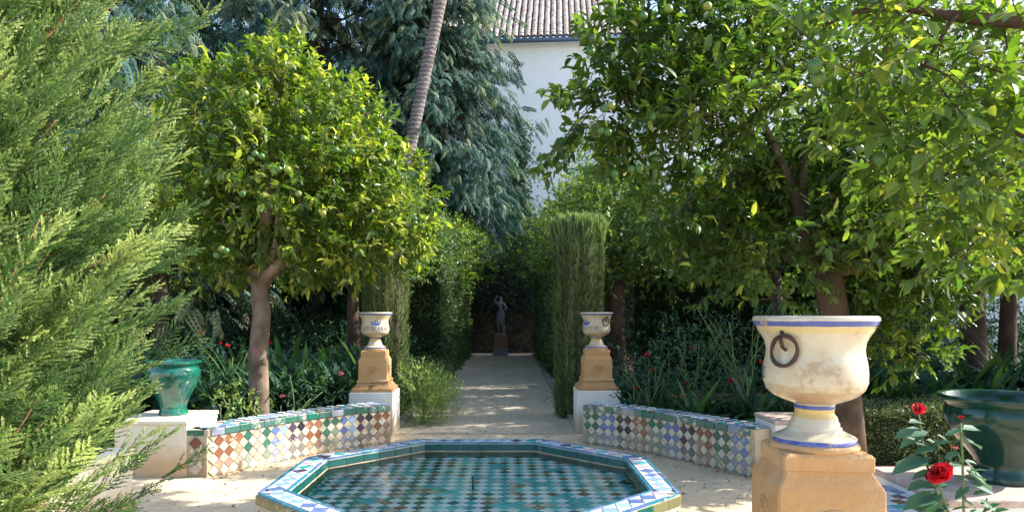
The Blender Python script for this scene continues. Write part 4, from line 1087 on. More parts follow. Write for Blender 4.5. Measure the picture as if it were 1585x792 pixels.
SLIM = (NEEDLE[0]*A([1, 1.15, 1]), NEEDLE[1])
def cedar_spray():
    """drooping flat spray, 1 long"""
    c = Cloud(); r2 = np.random.default_rng(5)
    for i in range(12):
        t = i/12; base = A([t, 0, -.35*t*t]); s = -1 if i % 2 else 1
        bd = nrm(A([.75, s*.65, -.35-.4*t])[None])[0]; L = .30*(1-.5*t)
        for j in range(3):
            q_ = base+bd*L*j/3+A([0, 0, -.10*(j/3)**2]); dd = nrm((bd+A([0, (j % 2-.5)*.9*s, -.45-.3*(j % 2)]))[None])
            c.stamp(SLIM, frames(dd, A([0, 0, 1])[None]), q_[None], .21, [r2.uniform(-.12, .12)+.22*t])
    return (np.concatenate(c.v), np.concatenate(c.f), np.concatenate(c.t))
CS = cedar_spray()
def cedar(base, label, H, R0_, zlow, n, lean=0, flat=1.0):
    t = empty('cedar', base, label, 'cedar', 'tall drooping conifers behind the orange trees')
    bm = bmesh.new(); tube(bm, [(0, 0, 0), (.05, 0, H*.3), (-.03, 0, H*.6), (0, 0, H)], [.38, .30, .18, .03], 12); bmobj('trunk', bm, M['bark_dark'], t, True)
    c = Sprays(CS, M['cedar']); tw = bmesh.new(); nb = 110
    for k in range(nb):
        f = (k+rnd.random())/nb; z = zlow+(H-zlow)*f; r = R0_*(1-f**1.8)*rnd.uniform(.66, 1.15)+.3; a = k*2.399+rnd.uniform(-.3, .3)
        e = A([math.cos(a), math.sin(a)*flat, 0]); m = int(n*r/(R0_*nb)*1.7)+6
        u = rng.random(m)**.6; P = A([0, 0, z])+e*(u*r)[:, None]+A([0, 0, 1])*(.35*np.sin(u*PI*.6)*r*.4-.42*u*u*r*.8)[:, None]
        P += rng.normal(size=(m, 3))*A([.28, .28, .16])*(.3+u[:, None])
        side = A([-e[1], e[0], 0])
        D = nrm(e*.9+side*rng.normal(0, .75, m)[:, None]+A([0, 0, -.55])+rng.normal(size=(m, 3))*.22)
        pale = .30 if rnd.random() < .16 else 0
        c.stamp(frames(D, nrm(A([0, 0, 1])+rng.normal(size=(m, 3))*.35)), P, rng.uniform(.26, .66, m), rng.beta(1.6, 3.4, m)*.8+pale)
        tube(tw, [A([0, 0, z]), A([0, 0, z+.12*r])+e*r*.4, A([0, 0, z-.1*r])+e*r*.85], [.05, .035, .012], 5)
    bmobj('branch', tw, M['bark_dark'], t, True, 'stuff'); c.build('foliage', t); return t
cedar((-2.85, 23.6, 0), 'broad blue-green cedar with drooping sprays beside the white house', 17.5, 3.25, 4.6, 7000)
cedar((-6.6, 23.8, 0), 'tall blue-green conifer left of the leaning palm', 20.0, 3.9, 4.5, 7200)
cedar((-8.6, 14.5, 0), 'big dark conifer rising behind the juniper in the left bed', 13.5, 2.9, 1.5, 3500)
cedar((-11.0, 25.0, 0), 'dark conifer at the upper left behind the juniper', 20.5, 4.4, 2.0, 6500)
# ivy column on the house wall
iv = empty('climbing_ivy', (at(800, 250, 28.3).x, 28.55, 0), 'narrow column of ivy climbing the white house wall', 'ivy')
c = Cloud()
for (x, z, r, n) in ((0, 4.2, .9, 1600), (.1, 6.0, .55, 1300), (.05, 7.2, .38, 900), (.2, 8.3, .42, 700), (-.1, 5.2, .7, 900)):
    P = rng.normal(size=(n, 3))*A([r*.5, .10, .6])+A([x, 0, z]); d = nrm(rng.normal(size=(n, 3))+A([0, -.5, -.4]))
    c.stamp(RHOMB, frames(d, nrm(A([0, -1, .3])+rng.normal(size=(n, 3))*.5)), P, rng.uniform(.09, .17, n), rng.beta(2, 3, n))
c.build('foliage', M['hedge_leaf'], iv, 'stuff')
bm = bmesh.new(); tube(bm, [(0, .1, 0), (.1, .1, 4), (.05, .1, 8.4)], [.05, .04, .02], 6); bmobj('stem', bm, M['bark_dark'], iv)

# ================================================================== CLIPPED CYPRESS COLUMNS AND HEDGES
def column(x, y, r, h, label, n, rt=None):
    t = empty('clipped_cypress', (x, y, 0), label, 'cypress', 'clipped cypress columns flanking the path'); rt = rt or r
    bm = bmesh.new(); lathe(bm, [(r*.8, 0), (r*.86, h*.5), (rt*.84, h*.96), (rt*.5, h*.98)], 20); bmobj('branches', bm, M['bark_dark'], t, True)
    sh = Cloud()
    for i in range(7):
        c_ = A([i/7, 0, 0]); 
        for s in (-1, 1): sh.stamp(NEEDLE, frames(nrm(A([1, s*.28, .1*(i % 3-1)])[None]), A([0, 0, 1])[None]), c_[None], .32, [.04*(i-3)])
    proto = (np.concatenate(sh.v)*A([1, .55, .55]), np.concatenate(sh.f), np.concatenate(sh.t))
    c = Sprays(proto, M['cypress'])
    u = rng.random(n)**.9; a = rng.uniform(0, 2*PI, n); strand = np.sin(a*9+1.3*np.sin(u*5))*.5+np.sin(a*23+u*3)*.5
    rr = (r+(rt-r)*u)*(.95+.06*strand+.03*np.sin(a*3+u*9)+rng.normal(0, .025, n)); P = np.stack([rr*np.cos(a), rr*np.sin(a), u*h], 1)
    d = nrm(np.stack([np.cos(a)*.30, np.sin(a)*.30, np.ones(n)], 1)+rng.normal(size=(n, 3))*.24)
    c.stamp(frames(d, nrm(np.stack([np.cos(a), np.sin(a), 0*a], 1)+rng.normal(size=(n, 3))*.4)), P, rng.uniform(.05, .12, n), np.clip(.40+.30*strand+rng.normal(0, .12, n)+.15*(u > .9), 0, 1))
    m = n//5; a = rng.uniform(0, 2*PI, m); q_ = np.sqrt(rng.random(m))*rt; P = np.stack([q_*np.cos(a), q_*np.sin(a), h*.965+rng.normal(0, .03, m)], 1)
    c.stamp(frames(nrm(A([0, 0, 1])+rng.normal(size=(m, 3))*.16), rdir(m)), P, rng.uniform(.12, .40, m), rng.uniform(.4, .85, m))
    c.build('foliage', t); return t
column(at(895, 560, 10.4).x, 10.4, .335, 2.66, 'clipped cypress column right of the path with feathery top', 20000, .36)
column(at(597, 560, 10.7).x, 10.7, .33, 2.95, 'clipped cypress column left of the path behind the orange tree', 11000)
hedge('clipped_hedge', 'hedge', 'tall clipped hedge along the left side of the path', AX-2.55, AX-1.20, 15.4, 25.5, 0, 3.7, 'hedge_leaf', .075, 700, 'tall clipped hedges', .10, faces=('x1', 'y0', 'z1'))
hedge('clipped_hedge', 'hedge', 'tall dark hedge along the right side of the path behind the cypress', AX+1.28, AX+2.3, 15.5, 25.5, 0, 2.9, 'hedge_leaf', .075, 560, 'tall clipped hedges', .08, faces=('x0', 'y0', 'z1'))
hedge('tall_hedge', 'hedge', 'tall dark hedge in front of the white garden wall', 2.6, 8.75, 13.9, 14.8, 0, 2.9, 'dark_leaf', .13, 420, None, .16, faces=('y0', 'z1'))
hedge('low_hedge', 'hedge', 'low clipped box hedge beside the path right of the stone edging', AX+1.32, AX+1.72, 11.2, 15.2, 0, .62, 'box_leaf', .04, 1500, 'low box hedges', .04, faces=('x0', 'y0', 'z1'))
hedge('low_hedge', 'hedge', 'knee-high clipped box hedge behind the big urn and green pot', 3.22, 8.6, 6.72, 7.5, .03, .62, 'box_leaf', .026, 3600, 'low box hedges', .04)

# ================================================================== ORANGE TREES
def rel(b, *pts): return [tuple((Vector(p)-Vector(b))) for p in pts]
# ---- the sunlit tree on the left
B = (-3.02, 8.35, .03); Y = 8.3
def bl(px, py, Y, rpx, base, ry=None, rz=None):
    p = at(px, py, Y)-Vector(base); r = rpx*Y/FPX; return (tuple(p), (r, ry or r, rz*Y/FPX if rz else r))
blobs = [bl(440, 165, 8.2, 95, B), bl(365, 235, 8.3, 105, B), bl(520, 235, 8.3, 105, B), bl(600, 315, 8.3, 82, B), bl(430, 300, 7.9, 120, B), bl(340, 345, 8.3, 80, B), bl(540, 345, 8.1, 88, B),
         bl(420, 110, 8.4, 45, B), bl(330, 165, 8.6, 75, B), bl(620, 375, 8.2, 42, B), bl(480, 380, 8.4, 62, B), bl(470, 240, 9.3, 130, B), bl(350, 395, 8.2, 42, B)]
blobs = [(c_, tuple(x*.86 for x in r)) for c_, r in blobs]
fk = Vector((.02, 0, 1.95)); tr_ = [(0, 0, 0), (.02, 0, .5), (.0, .02, 1.0), (.05, 0, 1.5), tuple(fk)]
lb = [(tuple(fk-Vector((0, 0, .12))), tuple(Vector(c_)*.92+Vector(fk)*.08), .075, .02) for c_, r in blobs[:9]]
fr_l = [at(p[0], p[1], p[2]-.42) for p in ((395, 238, 7.3), (405, 242, 7.25), (388, 246, 7.3), (432, 262, 7.2), (445, 262, 7.2), (425, 266, 7.2), (520, 232, 7.5), (545, 235, 7.6), (470, 215, 7.5), (380, 145, 7.5), (395, 150, 7.5), (560, 170, 7.9), (585, 205, 7.8), (343, 385, 7.3), (335, 395, 7.3), (350, 388, 7.3), (500, 330, 7.5), (375, 300, 7.2), (462, 300, 7.2))]
orange_tree(B, 'sunlit orange tree with rounded crown left of the pool', blobs, tr_, (.125, .10), lb, per_m2=50, lsize=.125, nleaf=9, fruits=fr_l, nfruit=40, L=.22, inner=.22, gap=.3, proto=BROAD)
# ---- right tree behind the big urn
B = (3.20, 6.5, .03)
blobs = [bl(1150, 120, 6.2, 130, B), bl(1010, 170, 6.0, 95, B), bl(1080, 260, 6.1, 120, B), bl(1250, 200, 6.3, 140, B), bl(1200, 340, 6.2, 120, B), bl(1380, 280, 6.6, 130, B), bl(1100, 45, 6.4, 105, B), bl(965, 90, 5.9, 65, B),
         bl(1000, 20, 6.3, 70, B), bl(1120, 385, 6.3, 66, B), bl(1400, 400, 6.5, 88, B), bl(1420, 500, 6.4, 55, B), bl(1040, 330, 6.3, 48, B), bl(945, 175, 5.9, 42, B), bl(1330, 420, 6.9, 70, B), bl(1480, 360, 6.6, 90, B), bl(1240, 60, 6.7, 110, B), bl(1380, 545, 6.4, 36, B), bl(1180, 235, 5.6, 95, B), bl(1310, 265, 5.8, 85, B), bl(1110, 180, 5.5, 80, B), bl(1215, 140, 5.6, 75, B), bl(1355, 345, 5.9, 60, B), bl(1170, 330, 5.9, 60, B), bl(1200, 210, 7.1, 120, B), bl(1100, 290, 7.0, 90, B), bl(1310, 230, 7.3, 110, B), bl(1330, 90, 7.0, 110, B)]
fk = Vector((-.25, 0, 2.05)); tr_ = [(0, 0, 0), (-.03, 0, .6), (-.08, .02, 1.2), (-.2, 0, 1.8), tuple(fk)]
lb = [(tuple(fk-Vector((0, 0, .12))), tuple(Vector(c_)*.92+Vector(fk)*.08), .09, .02) for c_, r in (blobs[0], blobs[3], blobs[5], blobs[10])]
fr_r = [at(*p) for p in ((868, 157, 5.4), (876, 157, 5.45), (936, 168, 5.4), (946, 164, 5.4), (918, 60, 5.4), (929, 63, 5.4), (915, 80, 5.4), (930, 203, 5.4), (941, 205, 5.4), (864, 256, 5.5), (977, 262, 5.4), (989, 261, 5.4), (951, 269, 5.4), (1035, 14, 5.3), (996, 25, 5.4), (1095, 10, 5.2), (1147, 58, 5.3), (1207, 50, 5.3), (1193, 78, 5.3), (1160, 70, 5.3), (1205, 175, 5.2), (1010, 180, 5.3), (1082, 265, 5.3), (1330, 230, 5.2), (1270, 230, 5.2))]
ex_p, ex_d = [], []
for (a_, b_, m_) in (((905, 190, 5.7), (845, 258, 5.5), 9), ((900, 150, 5.6), (866, 150, 5.45), 6), ((930, 90, 5.7), (900, 60, 5.4), 6), ((960, 250, 5.7), (930, 262, 5.5), 6), ((900, 195, 5.6), (880, 225, 5.5), 7)):
    p_, q_ = at(*a_)-Vector(B), at(*b_)-Vector(B)
    for k in range(m_):
        ex_p.append(p_.lerp(q_, k/m_)+Vector((rnd.uniform(-.05, .05), rnd.uniform(-.1, .1), rnd.uniform(-.05, .05)))); ex_d.append((q_-p_).normalized())
holes = [((-.5, 4.7, .4), .75), ((-.9, 5.2, .4), .5), ((.3, 4.6, .4), .4), ((-1.2, 9.6, .5), .35), ((-2.4, 5.9, 0), .35), ((-2.7, 6.2, 0), .3), ((-2.0, 6.3, 0), .3), ((-1.5, 4.9, .4), .35), ((-2.2, 7.4, .3), .45), ((-1.7, 8.2, .3), .4), ((-2.7, 6.8, .3), .4)]
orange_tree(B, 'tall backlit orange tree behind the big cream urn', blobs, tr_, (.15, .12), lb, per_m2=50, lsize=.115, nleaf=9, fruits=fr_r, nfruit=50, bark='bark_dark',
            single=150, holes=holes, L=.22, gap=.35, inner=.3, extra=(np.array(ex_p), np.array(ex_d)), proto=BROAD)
# ---- nearest tree, only its boughs reach into the frame from the right
B = (4.7, 3.0, 0)
blobs = [bl(1330, 70, 3.0, 90, B), bl(1450, 150, 3.1, 130, B), bl(1570, 110, 3.0, 95, B), bl(1400, 250, 3.3, 90, B), bl(1530, 260, 3.2, 110, B), bl(1560, 360, 3.4, 80, B), bl(1420, 20, 3.2, 80, B), bl(1270, 20, 3.1, 45, B), ((-.75, .1, 2.45), (.75, .6, .45)), ((-.1, .2, 2.6), (.8, .7, .5)), bl(1480, 370, 3.5, 50, B), bl(1350, 170, 3.3, 60, B)]
fk = Vector((0, 0, 2.0)); lb = [(tuple(fk), rel(B, at(1600, 35, 3.0))[0], .08, .035), (rel(B, at(1600, 35, 3.0))[0], rel(B, at(1400, 12, 3.05))[0], .033, .016), (rel(B, at(1400, 12, 3.05))[0], rel(B, at(1280, 40, 3.05))[0], .016, .006),
      (rel(B, at(1480, 20, 3.0))[0], rel(B, at(1425, 110, 3.0))[0], .012, .006), (rel(B, at(1425, 100, 3.0))[0], rel(B, at(1500, 150, 2.95))[0], .006, .003), (tuple(fk), rel(B, at(1560, 200, 3.2))[0], .06, .02), (tuple(fk), rel(B, at(1540, 330, 3.4))[0], .05, .015), (tuple(fk), (-.3, .2, 3.2), .09, .03)]
fr_n = [at(*p) for p in ((1261, 103, 2.95), (1287, 98, 2.95), (1266, 122, 3.0), (1369, 120, 2.9), (1278, 82, 3.1), (1511, 75, 2.9), (1361, 246, 3.2), (1420, 275, 3.2), (1530, 255, 3.1))]
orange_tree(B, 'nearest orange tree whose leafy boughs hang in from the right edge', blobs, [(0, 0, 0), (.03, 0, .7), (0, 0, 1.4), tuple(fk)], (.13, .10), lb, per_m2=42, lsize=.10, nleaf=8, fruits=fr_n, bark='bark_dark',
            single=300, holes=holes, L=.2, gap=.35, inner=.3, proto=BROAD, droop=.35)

# ---- the orchard behind: three grown patterns, the rest copied from them
def std_tree(label, seed_blobs, leaf='orange_leaf_far', dens=30):
    return orange_tree((0, 0, .02), label, seed_blobs, [(0, 0, 0), (.03, 0, .7), (-.02, .02, 1.6), (0, 0, 2.3)], (.15, .10),
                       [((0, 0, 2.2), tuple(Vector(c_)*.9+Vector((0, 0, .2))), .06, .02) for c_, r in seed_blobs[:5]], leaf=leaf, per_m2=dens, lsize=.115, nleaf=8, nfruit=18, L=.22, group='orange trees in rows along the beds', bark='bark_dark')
SB = [[((0, 0, 3.1), (1.2, 1.2, .95)), ((.8, .2, 2.7), .8), ((-.8, -.1, 2.8), .85), ((.1, -.8, 2.7), .85), ((-.2, .8, 2.9), .85), ((.2, 0, 3.9), .7), ((-.5, -.5, 2.3), .6), ((.6, -.5, 2.3), .55)],
      [((0, 0, 3.0), (1.3, 1.2, 1.0)), ((.9, -.3, 2.9), .85), ((-.9, 0, 2.5), .8), ((.1, -.9, 3.1), .8), ((.1, .8, 2.7), .85), ((-.4, 0, 3.8), .75), ((-.2, -.8, 2.2), .6), ((1, -.2, 2.2), .55)],
      [((0, 0, 3.3), (1.1, 1.1, 1.1)), ((.7, -.3, 3.4), .8), ((-.8, -.2, 3.1), .8), ((0, -.8, 2.6), .8), ((.1, .8, 2.9), .85), ((.1, 0, 4.3), .65), ((.5, -.7, 2.3), .5), ((-.7, -.4, 2.3), .55)]]
SB = [[((c_[0], c_[1], c_[2]+.3), r) for c_, r in b_] for b_ in SB]
TT = [std_tree('', b_) for b_ in SB]
SPOT = [(AX-2.55, 12.6, 0, .95, 0, 'orange tree with dense crown just left of the path beyond the left cypress'), (2.08, 13.0, 1, .98, 1.2, 'orange tree with dark trunk behind the right-hand lettered urn'),
        (AX-2.7, 14.6, 2, 1.02, 2.1, 'orange tree whose crown spills over the tall left hedge'), (AX+2.5, 15.6, 0, 1.05, 4.0, 'orange tree over the right hedge by the path'),
        (AX-2.3, 19.3, 1, 1.0, .7, 'orange tree farther along the left hedge'), (AX+2.3, 19.2, 2, 1.02, 5.1, 'orange tree farther along the right hedge'),
        (AX-1.9, 23.2, 0, 1.1, 3.3, 'last orange tree on the left before the statue'), (AX+2.0, 22.8, 1, 1.15, 1.9, 'last orange tree on the right before the statue'),
        (-13.0, 13.5, 0, 1.15, .3, 'orange tree at the outer left side of the garden'), (6.6, 8.6, 0, .85, .8, 'orange tree behind the box hedge near the right edge'), (6.9, 10.3, 1, 1.35, .8, 'tallest orange tree rising behind the box hedge at the right edge'), (9.6, 9.2, 2, 1.0, 1.8, 'orange tree at the far right behind the green pot'), (-6.0, 12.0, 2, .95, 3.3, 'orange tree deep in the left bed behind the sunlit one'),
        (-6.3, 16.5, 1, 1.05, 1.0, 'orange tree in the second row of the left bed'), (-9.5, 11.5, 0, 1.0, 4.4, 'orange tree at the far left behind the juniper'),
        (4.8, 12.5, 2, 1.0, 2.7, 'shaded orange tree in the middle of the right bed'), (5.2, 17.0, 0, 1.1, .2, 'orange tree in the second row of the right bed'),
        (7.9, 11.0, 1, 1.0, 3.9, 'orange tree with leaning trunk before the white garden wall'), (8.6, 15.6, 2, 1.05, 5.5, 'orange tree against the white garden wall'), (-9.8, 17.5, 2, 1.1, 2.2, 'orange tree at the back of the left bed')]
for i, (x, y, k, s, a, la) in enumerate(SPOT):
    first = [j for j, q_ in enumerate(SPOT) if q_[2] == k][0] == i
    o = TT[k] if first else copy_tree(TT[k])
    o.location = (x, y, .02); o.scale = (s, s, s); o.rotation_euler = (0, 0, a); o['label'] = la

# ================================================================== JUNIPER, left foreground
THIN = (A([0,0,0],[.4,.12,.02],[.4,-.12,.02],[1,0,0]), np.array([[0,2,1],[1,2,3]]))
def plume():
    """a juniper shoot: side twigs shrinking to the tip, each set with short scale-leaved sprigs"""
    c = Cloud(); r2 = np.random.default_rng(9); SC_ = (A([0,0,0],[.35,.22,.05],[.35,-.22,.05],[1,0,0]), np.array([[0,2,1],[1,2,3]]))
    for i in range(17):
        t = (i+.3)/17; s = (-1, 1)[i % 2]; roll = r2.uniform(-.9, .9)
        bd = A([.92, s*math.cos(roll)*.56, math.sin(roll)*.56]); bd = bd/np.linalg.norm(bd)
        L = .46*(1-.80*t)+.05; b0 = A([t, 0, .05*math.sin(3*t)]); m = max(4, int(30*L))
        for j in range(m):
            f = (j+.5)/m; ls = .070*(1-.3*f)*r2.uniform(.8, 1.2)
            for s2 in (-1, 1):
                pp = b0+bd*L*f; dd = bd+A([0, s2*.42, r2.uniform(-.42, .42)])
                c.stamp(SC_, frames(dd, rdir(1)), pp, ls, [r2.uniform(-.06, .06)-.10+.14*t+.26*f])
        c.stamp(SC_, frames(bd, rdir(1)), b0+bd*L, .06, [.22])
    for j in range(34):
        dd = A([1, 0, 0])+r2.normal(size=3)*.5; c.stamp(SC_, frames(dd, rdir(1)), A([.1+.9*j/34, 0, 0]), .062, [.10])
    return (np.concatenate(c.v), np.concatenate(c.f), np.concatenate(c.t))
PL = plume()
B = A([-2.02, 2.05, 0]); jt = empty('juniper', B.tolist(), 'large feathery juniper filling the left edge of the view', 'juniper')
bm = bmesh.new(); tube(bm, [(0, 0, 0), (.03, 0, 1.2), (-.02, 0, 2.4), (0, 0, 4.4)], [.11, .085, .055, .015], 10); bmobj('trunk', bm, M['juniper_bark'], jt, True)
c = Sprays(PL, M['juniper']); tw = bmesh.new(); nb = 800
for k in range(nb):
    z0 = rnd.uniform(.0, 3.5); a = rnd.uniform(-2.4, 2.4)
    if k % 4 == 0: z0 = rnd.uniform(.35, 1.5); a = rnd.uniform(-1.9, .5); e = A([math.cos(a), math.sin(a), 0])
    R_ = (.86+.16*min(1, z0/2.6)+(.10 if .3 < z0 < 1.5 else 0)+.12*math.sin(3*a+z0*4))*rnd.uniform(.62, 1.05)
    if z0 > 3.1: R_ *= .85
    rise = rnd.uniform(.30, .95) if z0 > .5 else rnd.uniform(-.05, .45)
    m = 12; u = np.linspace(.40, 1.0, m)+rng.normal(0, .02, m)
    P = A([0, 0, z0])+e*(u*R_*.84)[:, None]+A([0, 0, 1])*(rise*u**1.5*R_)[:, None]
    side = A([-e[1], e[0], 0]); sg = np.where(np.arange(m) % 2, 1, -1)
    D = nrm(e*.80+side*(sg*rng.uniform(.25, .9, m))[:, None]+A([0, 0, 1])*(rise+.15+rng.normal(0, .28, m))[:, None])
    D[-1] = nrm(e+A([0, 0, rise+.25]))
    sc = rng.uniform(.10, .20, m)*(1.1-.2*u); sc[-1] = .19
    tt = rnd.betavariate(1.6, 2.3)*.52+.08
    c.stamp(frames(D, nrm(rng.normal(size=(m, 3))*.6+A([0, 0, 1]))), P, sc, tt+rng.random(m)*.22)
    if k % 2 == 0: tube(tw, [A([0, 0, z0]), P[1]*.96+A([0, 0, z0])*.04, P[5], P[9]], [.010, .006, .004, .0015], 5)
c.build('foliage', jt); bmobj('branch', tw, M['juniper_bark'], jt, True, 'stuff')

# ================================================================== BEDS: shrubs, straps, roses
ORD = ['first', 'second', 'third', 'fourth', 'fifth', 'sixth', 'seventh', 'eighth', 'ninth', 'tenth', 'eleventh', 'twelfth', 'thirteenth', 'fourteenth', 'fifteenth', 'sixteenth']
def strap_row(n, x0, y0, x1, y1, h, nl, what, group, light=0.0, jit=.12, start='the left'):
    for i in range(n):
        t = i/max(n-1, 1); x = x0+(x1-x0)*t+rnd.uniform(-jit, jit); y = y0+(y1-y0)*t+rnd.uniform(-jit, jit)
        strap_plant(x, y, .05, h*rnd.uniform(.85, 1.15), nl, 'strap-leaved clump, %s from %s %s' % (ORD[i], start, what), group, light=light)
strap_row(9, -4.6, 8.2, -1.95, 9.5, .92, 57, 'in the front row behind the left bench', 'strap-leaved plants in the left bed')
strap_row(10, -6.4, 9.2, -2.1, 10.3, 1.08, 54, 'in the second row behind the left bench', 'strap-leaved plants in the left bed')
strap_row(9, -6.6, 10.4, -2.3, 11.5, 1.15, 48, 'in the back row of the left bed', 'strap-leaved plants in the left bed')
strap_row(13, -1.75, 10.6, -1.75, 16.2, .62, 36, 'of the row leading to the left hedge', 'strap-leaved plants by the left hedge', jit=.08, start='the plinth')
strap_row(12, 3.7, 7.85, 8.2, 7.95, .98, 60, 'in the front row behind the box hedge', 'strap-leaved plants behind the box hedge', light=.05)
strap_row(12, 3.9, 8.5, 9.0, 8.8, 1.12, 57, 'in the back row behind the box hedge', 'strap-leaved plants behind the box hedge', light=.03)
strap_row(7, 1.35, 9.7, 2.3, 11.2, .75, 40, 'of the row right of the white plinth', 'strap-leaved plants by the right plinth', start='the plinth')
strap_row(7, 1.5, 8.75, 3.2, 7.75, .62, 42, 'of the low row behind the right bench', 'strap-leaved plants behind the right bench')
strap_plant(2.75, 7.75, .05, .85, 54, 'large glossy arching strap plant behind the right bench end', None, light=.12)
strap_plant(2.2, 8.1, .05, .75, 48, 'arching strap plant over the middle of the right bench', None, light=.08)
strap_plant(3.45, 7.15, .05, .8, 40, 'bright green strap plant right of the big urn foot', None, light=.4)
strap_plant(-3.2, 7.9, .05, .7, 45, 'arching strap plant between the green jar and the tree trunk', None, light=.05)
def B3(px, py, Y, z=.05): p = at(px, py, Y); return (p.x, Y, z)
# pale-leaved shrub by the trunk
bb = B3(365, 640, 7.55); bush('rose_bush', 'rose bush', 'small pale-leaved rose bush between green jar and tree trunk', bb, [((0, 0, .42), (.26, .22, .36)), ((.22, .05, .3), .2), ((-.15, 0, .6), .18)], 'pale_shrub', .045, 60, 7, .1)
bush('rose_bush', 'rose bush', 'dark rose bush with small pink blooms right of the left tree trunk', B3(440, 640, 7.9), [((0, 0, .35), (.3, .25, .3)), ((.35, .1, .5), .28), ((.1, 0, .75), .22)], 'rose_leaf', .045, 55, 7, .12, flowers=[at(437, 613, 7.7), at(395, 545, 7.8), at(528, 578, 8.1)], fmat='pink_petal')
bush('rose_bush', 'rose bush', 'dark leafy rose bush behind the middle of the left bench', B3(500, 630, 8.9), [((0, 0, .3), (.4, .3, .3)), ((.4, .1, .3), .25)], 'rose_leaf', .05, 55, 7, .12, flowers=[at(418, 530, 8.3)])
bush('rose_bush', 'rose bush', 'rose bush with red blooms behind the strap leaves at the left', B3(350, 620, 9.2), [((0, 0, .8), (.5, .3, .35)), ((-.5, 0, .9), .3)], 'rose_leaf', .05, 40, 7, .12, flowers=[at(311, 515, 8.8), at(342, 531, 8.8), at(352, 535, 8.8)])
# feathery pale shrub by the path mouth
bp = (-1.20, 9.75, 0); bush('feathery_shrub', 'shrub', 'pale feathery shrub spilling onto the path beside the left plinth', bp, [((0, 0, .35), (.34, .4, .38)), ((.1, .5, .35), (.3, .4, .32)), ((-.1, -.2, .6), .22), ((.2, .9, .25), (.26, .4, .25)), ((.1, -.15, .2), .25)], 'pale_shrub', .05, 150, 9, .16, NEEDLE, up=.8, stems=4)
bush('feathery_shrub', 'shrub', 'darker feathery shrub behind the pale one at the path edge', (-1.42, 11.6, 0), [((0, 0, .35), (.35, .6, .34)), ((.1, .8, .3), (.3, .6, .3))], 'cypress', .07, 110, 9, .18, NEEDLE, up=.7, stems=4)
# right bed roses
rb = [((1010, 570, 9.2), .5, 'bluish-green rose bush beyond the left half of the right bench', [(1001, 549, 8.8), (1009, 572, 8.8)]), ((1075, 560, 8.9), .55, 'tall rose bush in the middle of the right bed', [(1062, 594, 8.5), (1072, 540, 8.6)]),
      ((1000, 610, 8.7), .32, 'low rose bush just behind the right bench', [(984, 600, 8.4)]), ((1150, 540, 8.6), .6, 'rose bush with tall canes left of the big urn', [(1128, 588, 8.2), (1177, 560, 8.2)]), ((1110, 610, 8.3), .35, 'low leafy rose bush with orange-tinted bloom by the bench', [(1131, 590, 8.0)])]
for (px, py, Y), r, la, fl in rb:
    p = at(px, py, Y); base = (p.x, Y, .05); zc = p.z-.05
    bush('rose_bush', 'rose bush', la, base, [((0, 0, zc), (r, r*.8, max(.3, zc*.8))), ((r*.6, 0, zc*1.25), r*.5), ((-r*.6, 0, zc*.9), r*.5), ((0, -r*.4, zc*.4), r*.6)], 'rose_leaf', .05, 42, 7, .14, flowers=[at(*f) for f in fl], stems=9)
# tall canes
cane = empty('rose_cane', (at(1150, 560, 8.3).x, 8.3, .05), 'long bare rose canes arching above the right bed', 'rose canes')
for (a_, b_) in (((1150, 600, 8.3), (1075, 470, 8.2)), ((1150, 600, 8.3), (1095, 490, 8.2)), ((1165, 600, 8.3), (1170, 470, 8.3)), ((1130, 590, 8.3), (1130, 500, 8.3))):
    bm = bmesh.new(); limb(bm, at(*a_)-cane.location, at(*b_)-cane.location, .007, .003, .08, 8, 5); bmobj('stem', bm, M['stem'], cane, True)
# dark shrubs filling the depth of the beds
k = 0
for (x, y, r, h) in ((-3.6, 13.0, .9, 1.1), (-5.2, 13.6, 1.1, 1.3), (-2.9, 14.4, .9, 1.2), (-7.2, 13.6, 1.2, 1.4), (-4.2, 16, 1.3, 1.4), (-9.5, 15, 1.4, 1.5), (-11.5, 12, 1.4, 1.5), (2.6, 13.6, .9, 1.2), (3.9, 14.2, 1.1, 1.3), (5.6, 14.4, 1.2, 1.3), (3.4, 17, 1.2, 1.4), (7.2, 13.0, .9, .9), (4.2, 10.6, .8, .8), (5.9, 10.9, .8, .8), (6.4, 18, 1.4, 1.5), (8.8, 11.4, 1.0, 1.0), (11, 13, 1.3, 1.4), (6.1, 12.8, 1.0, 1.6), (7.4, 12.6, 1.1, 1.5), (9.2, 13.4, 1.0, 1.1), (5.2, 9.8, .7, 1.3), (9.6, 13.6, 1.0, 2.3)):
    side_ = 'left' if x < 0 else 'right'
    bush('dark_shrub', 'shrub', 'shaded dark green shrub, %s from the path under the %s orange trees' % (ORD[k if x < 0 else k-7], side_), (x, y, .03), [((0, 0, h*.55), (r, r*.8, h*.6)), ((r*.5, -.2, h*.8), r*.5), ((-r*.6, -.1, h*.7), r*.55)], 'dark_leaf', .10, 26, 7, .2, group='shrubs under the %s orange trees' % side_, stems=3); k += 1

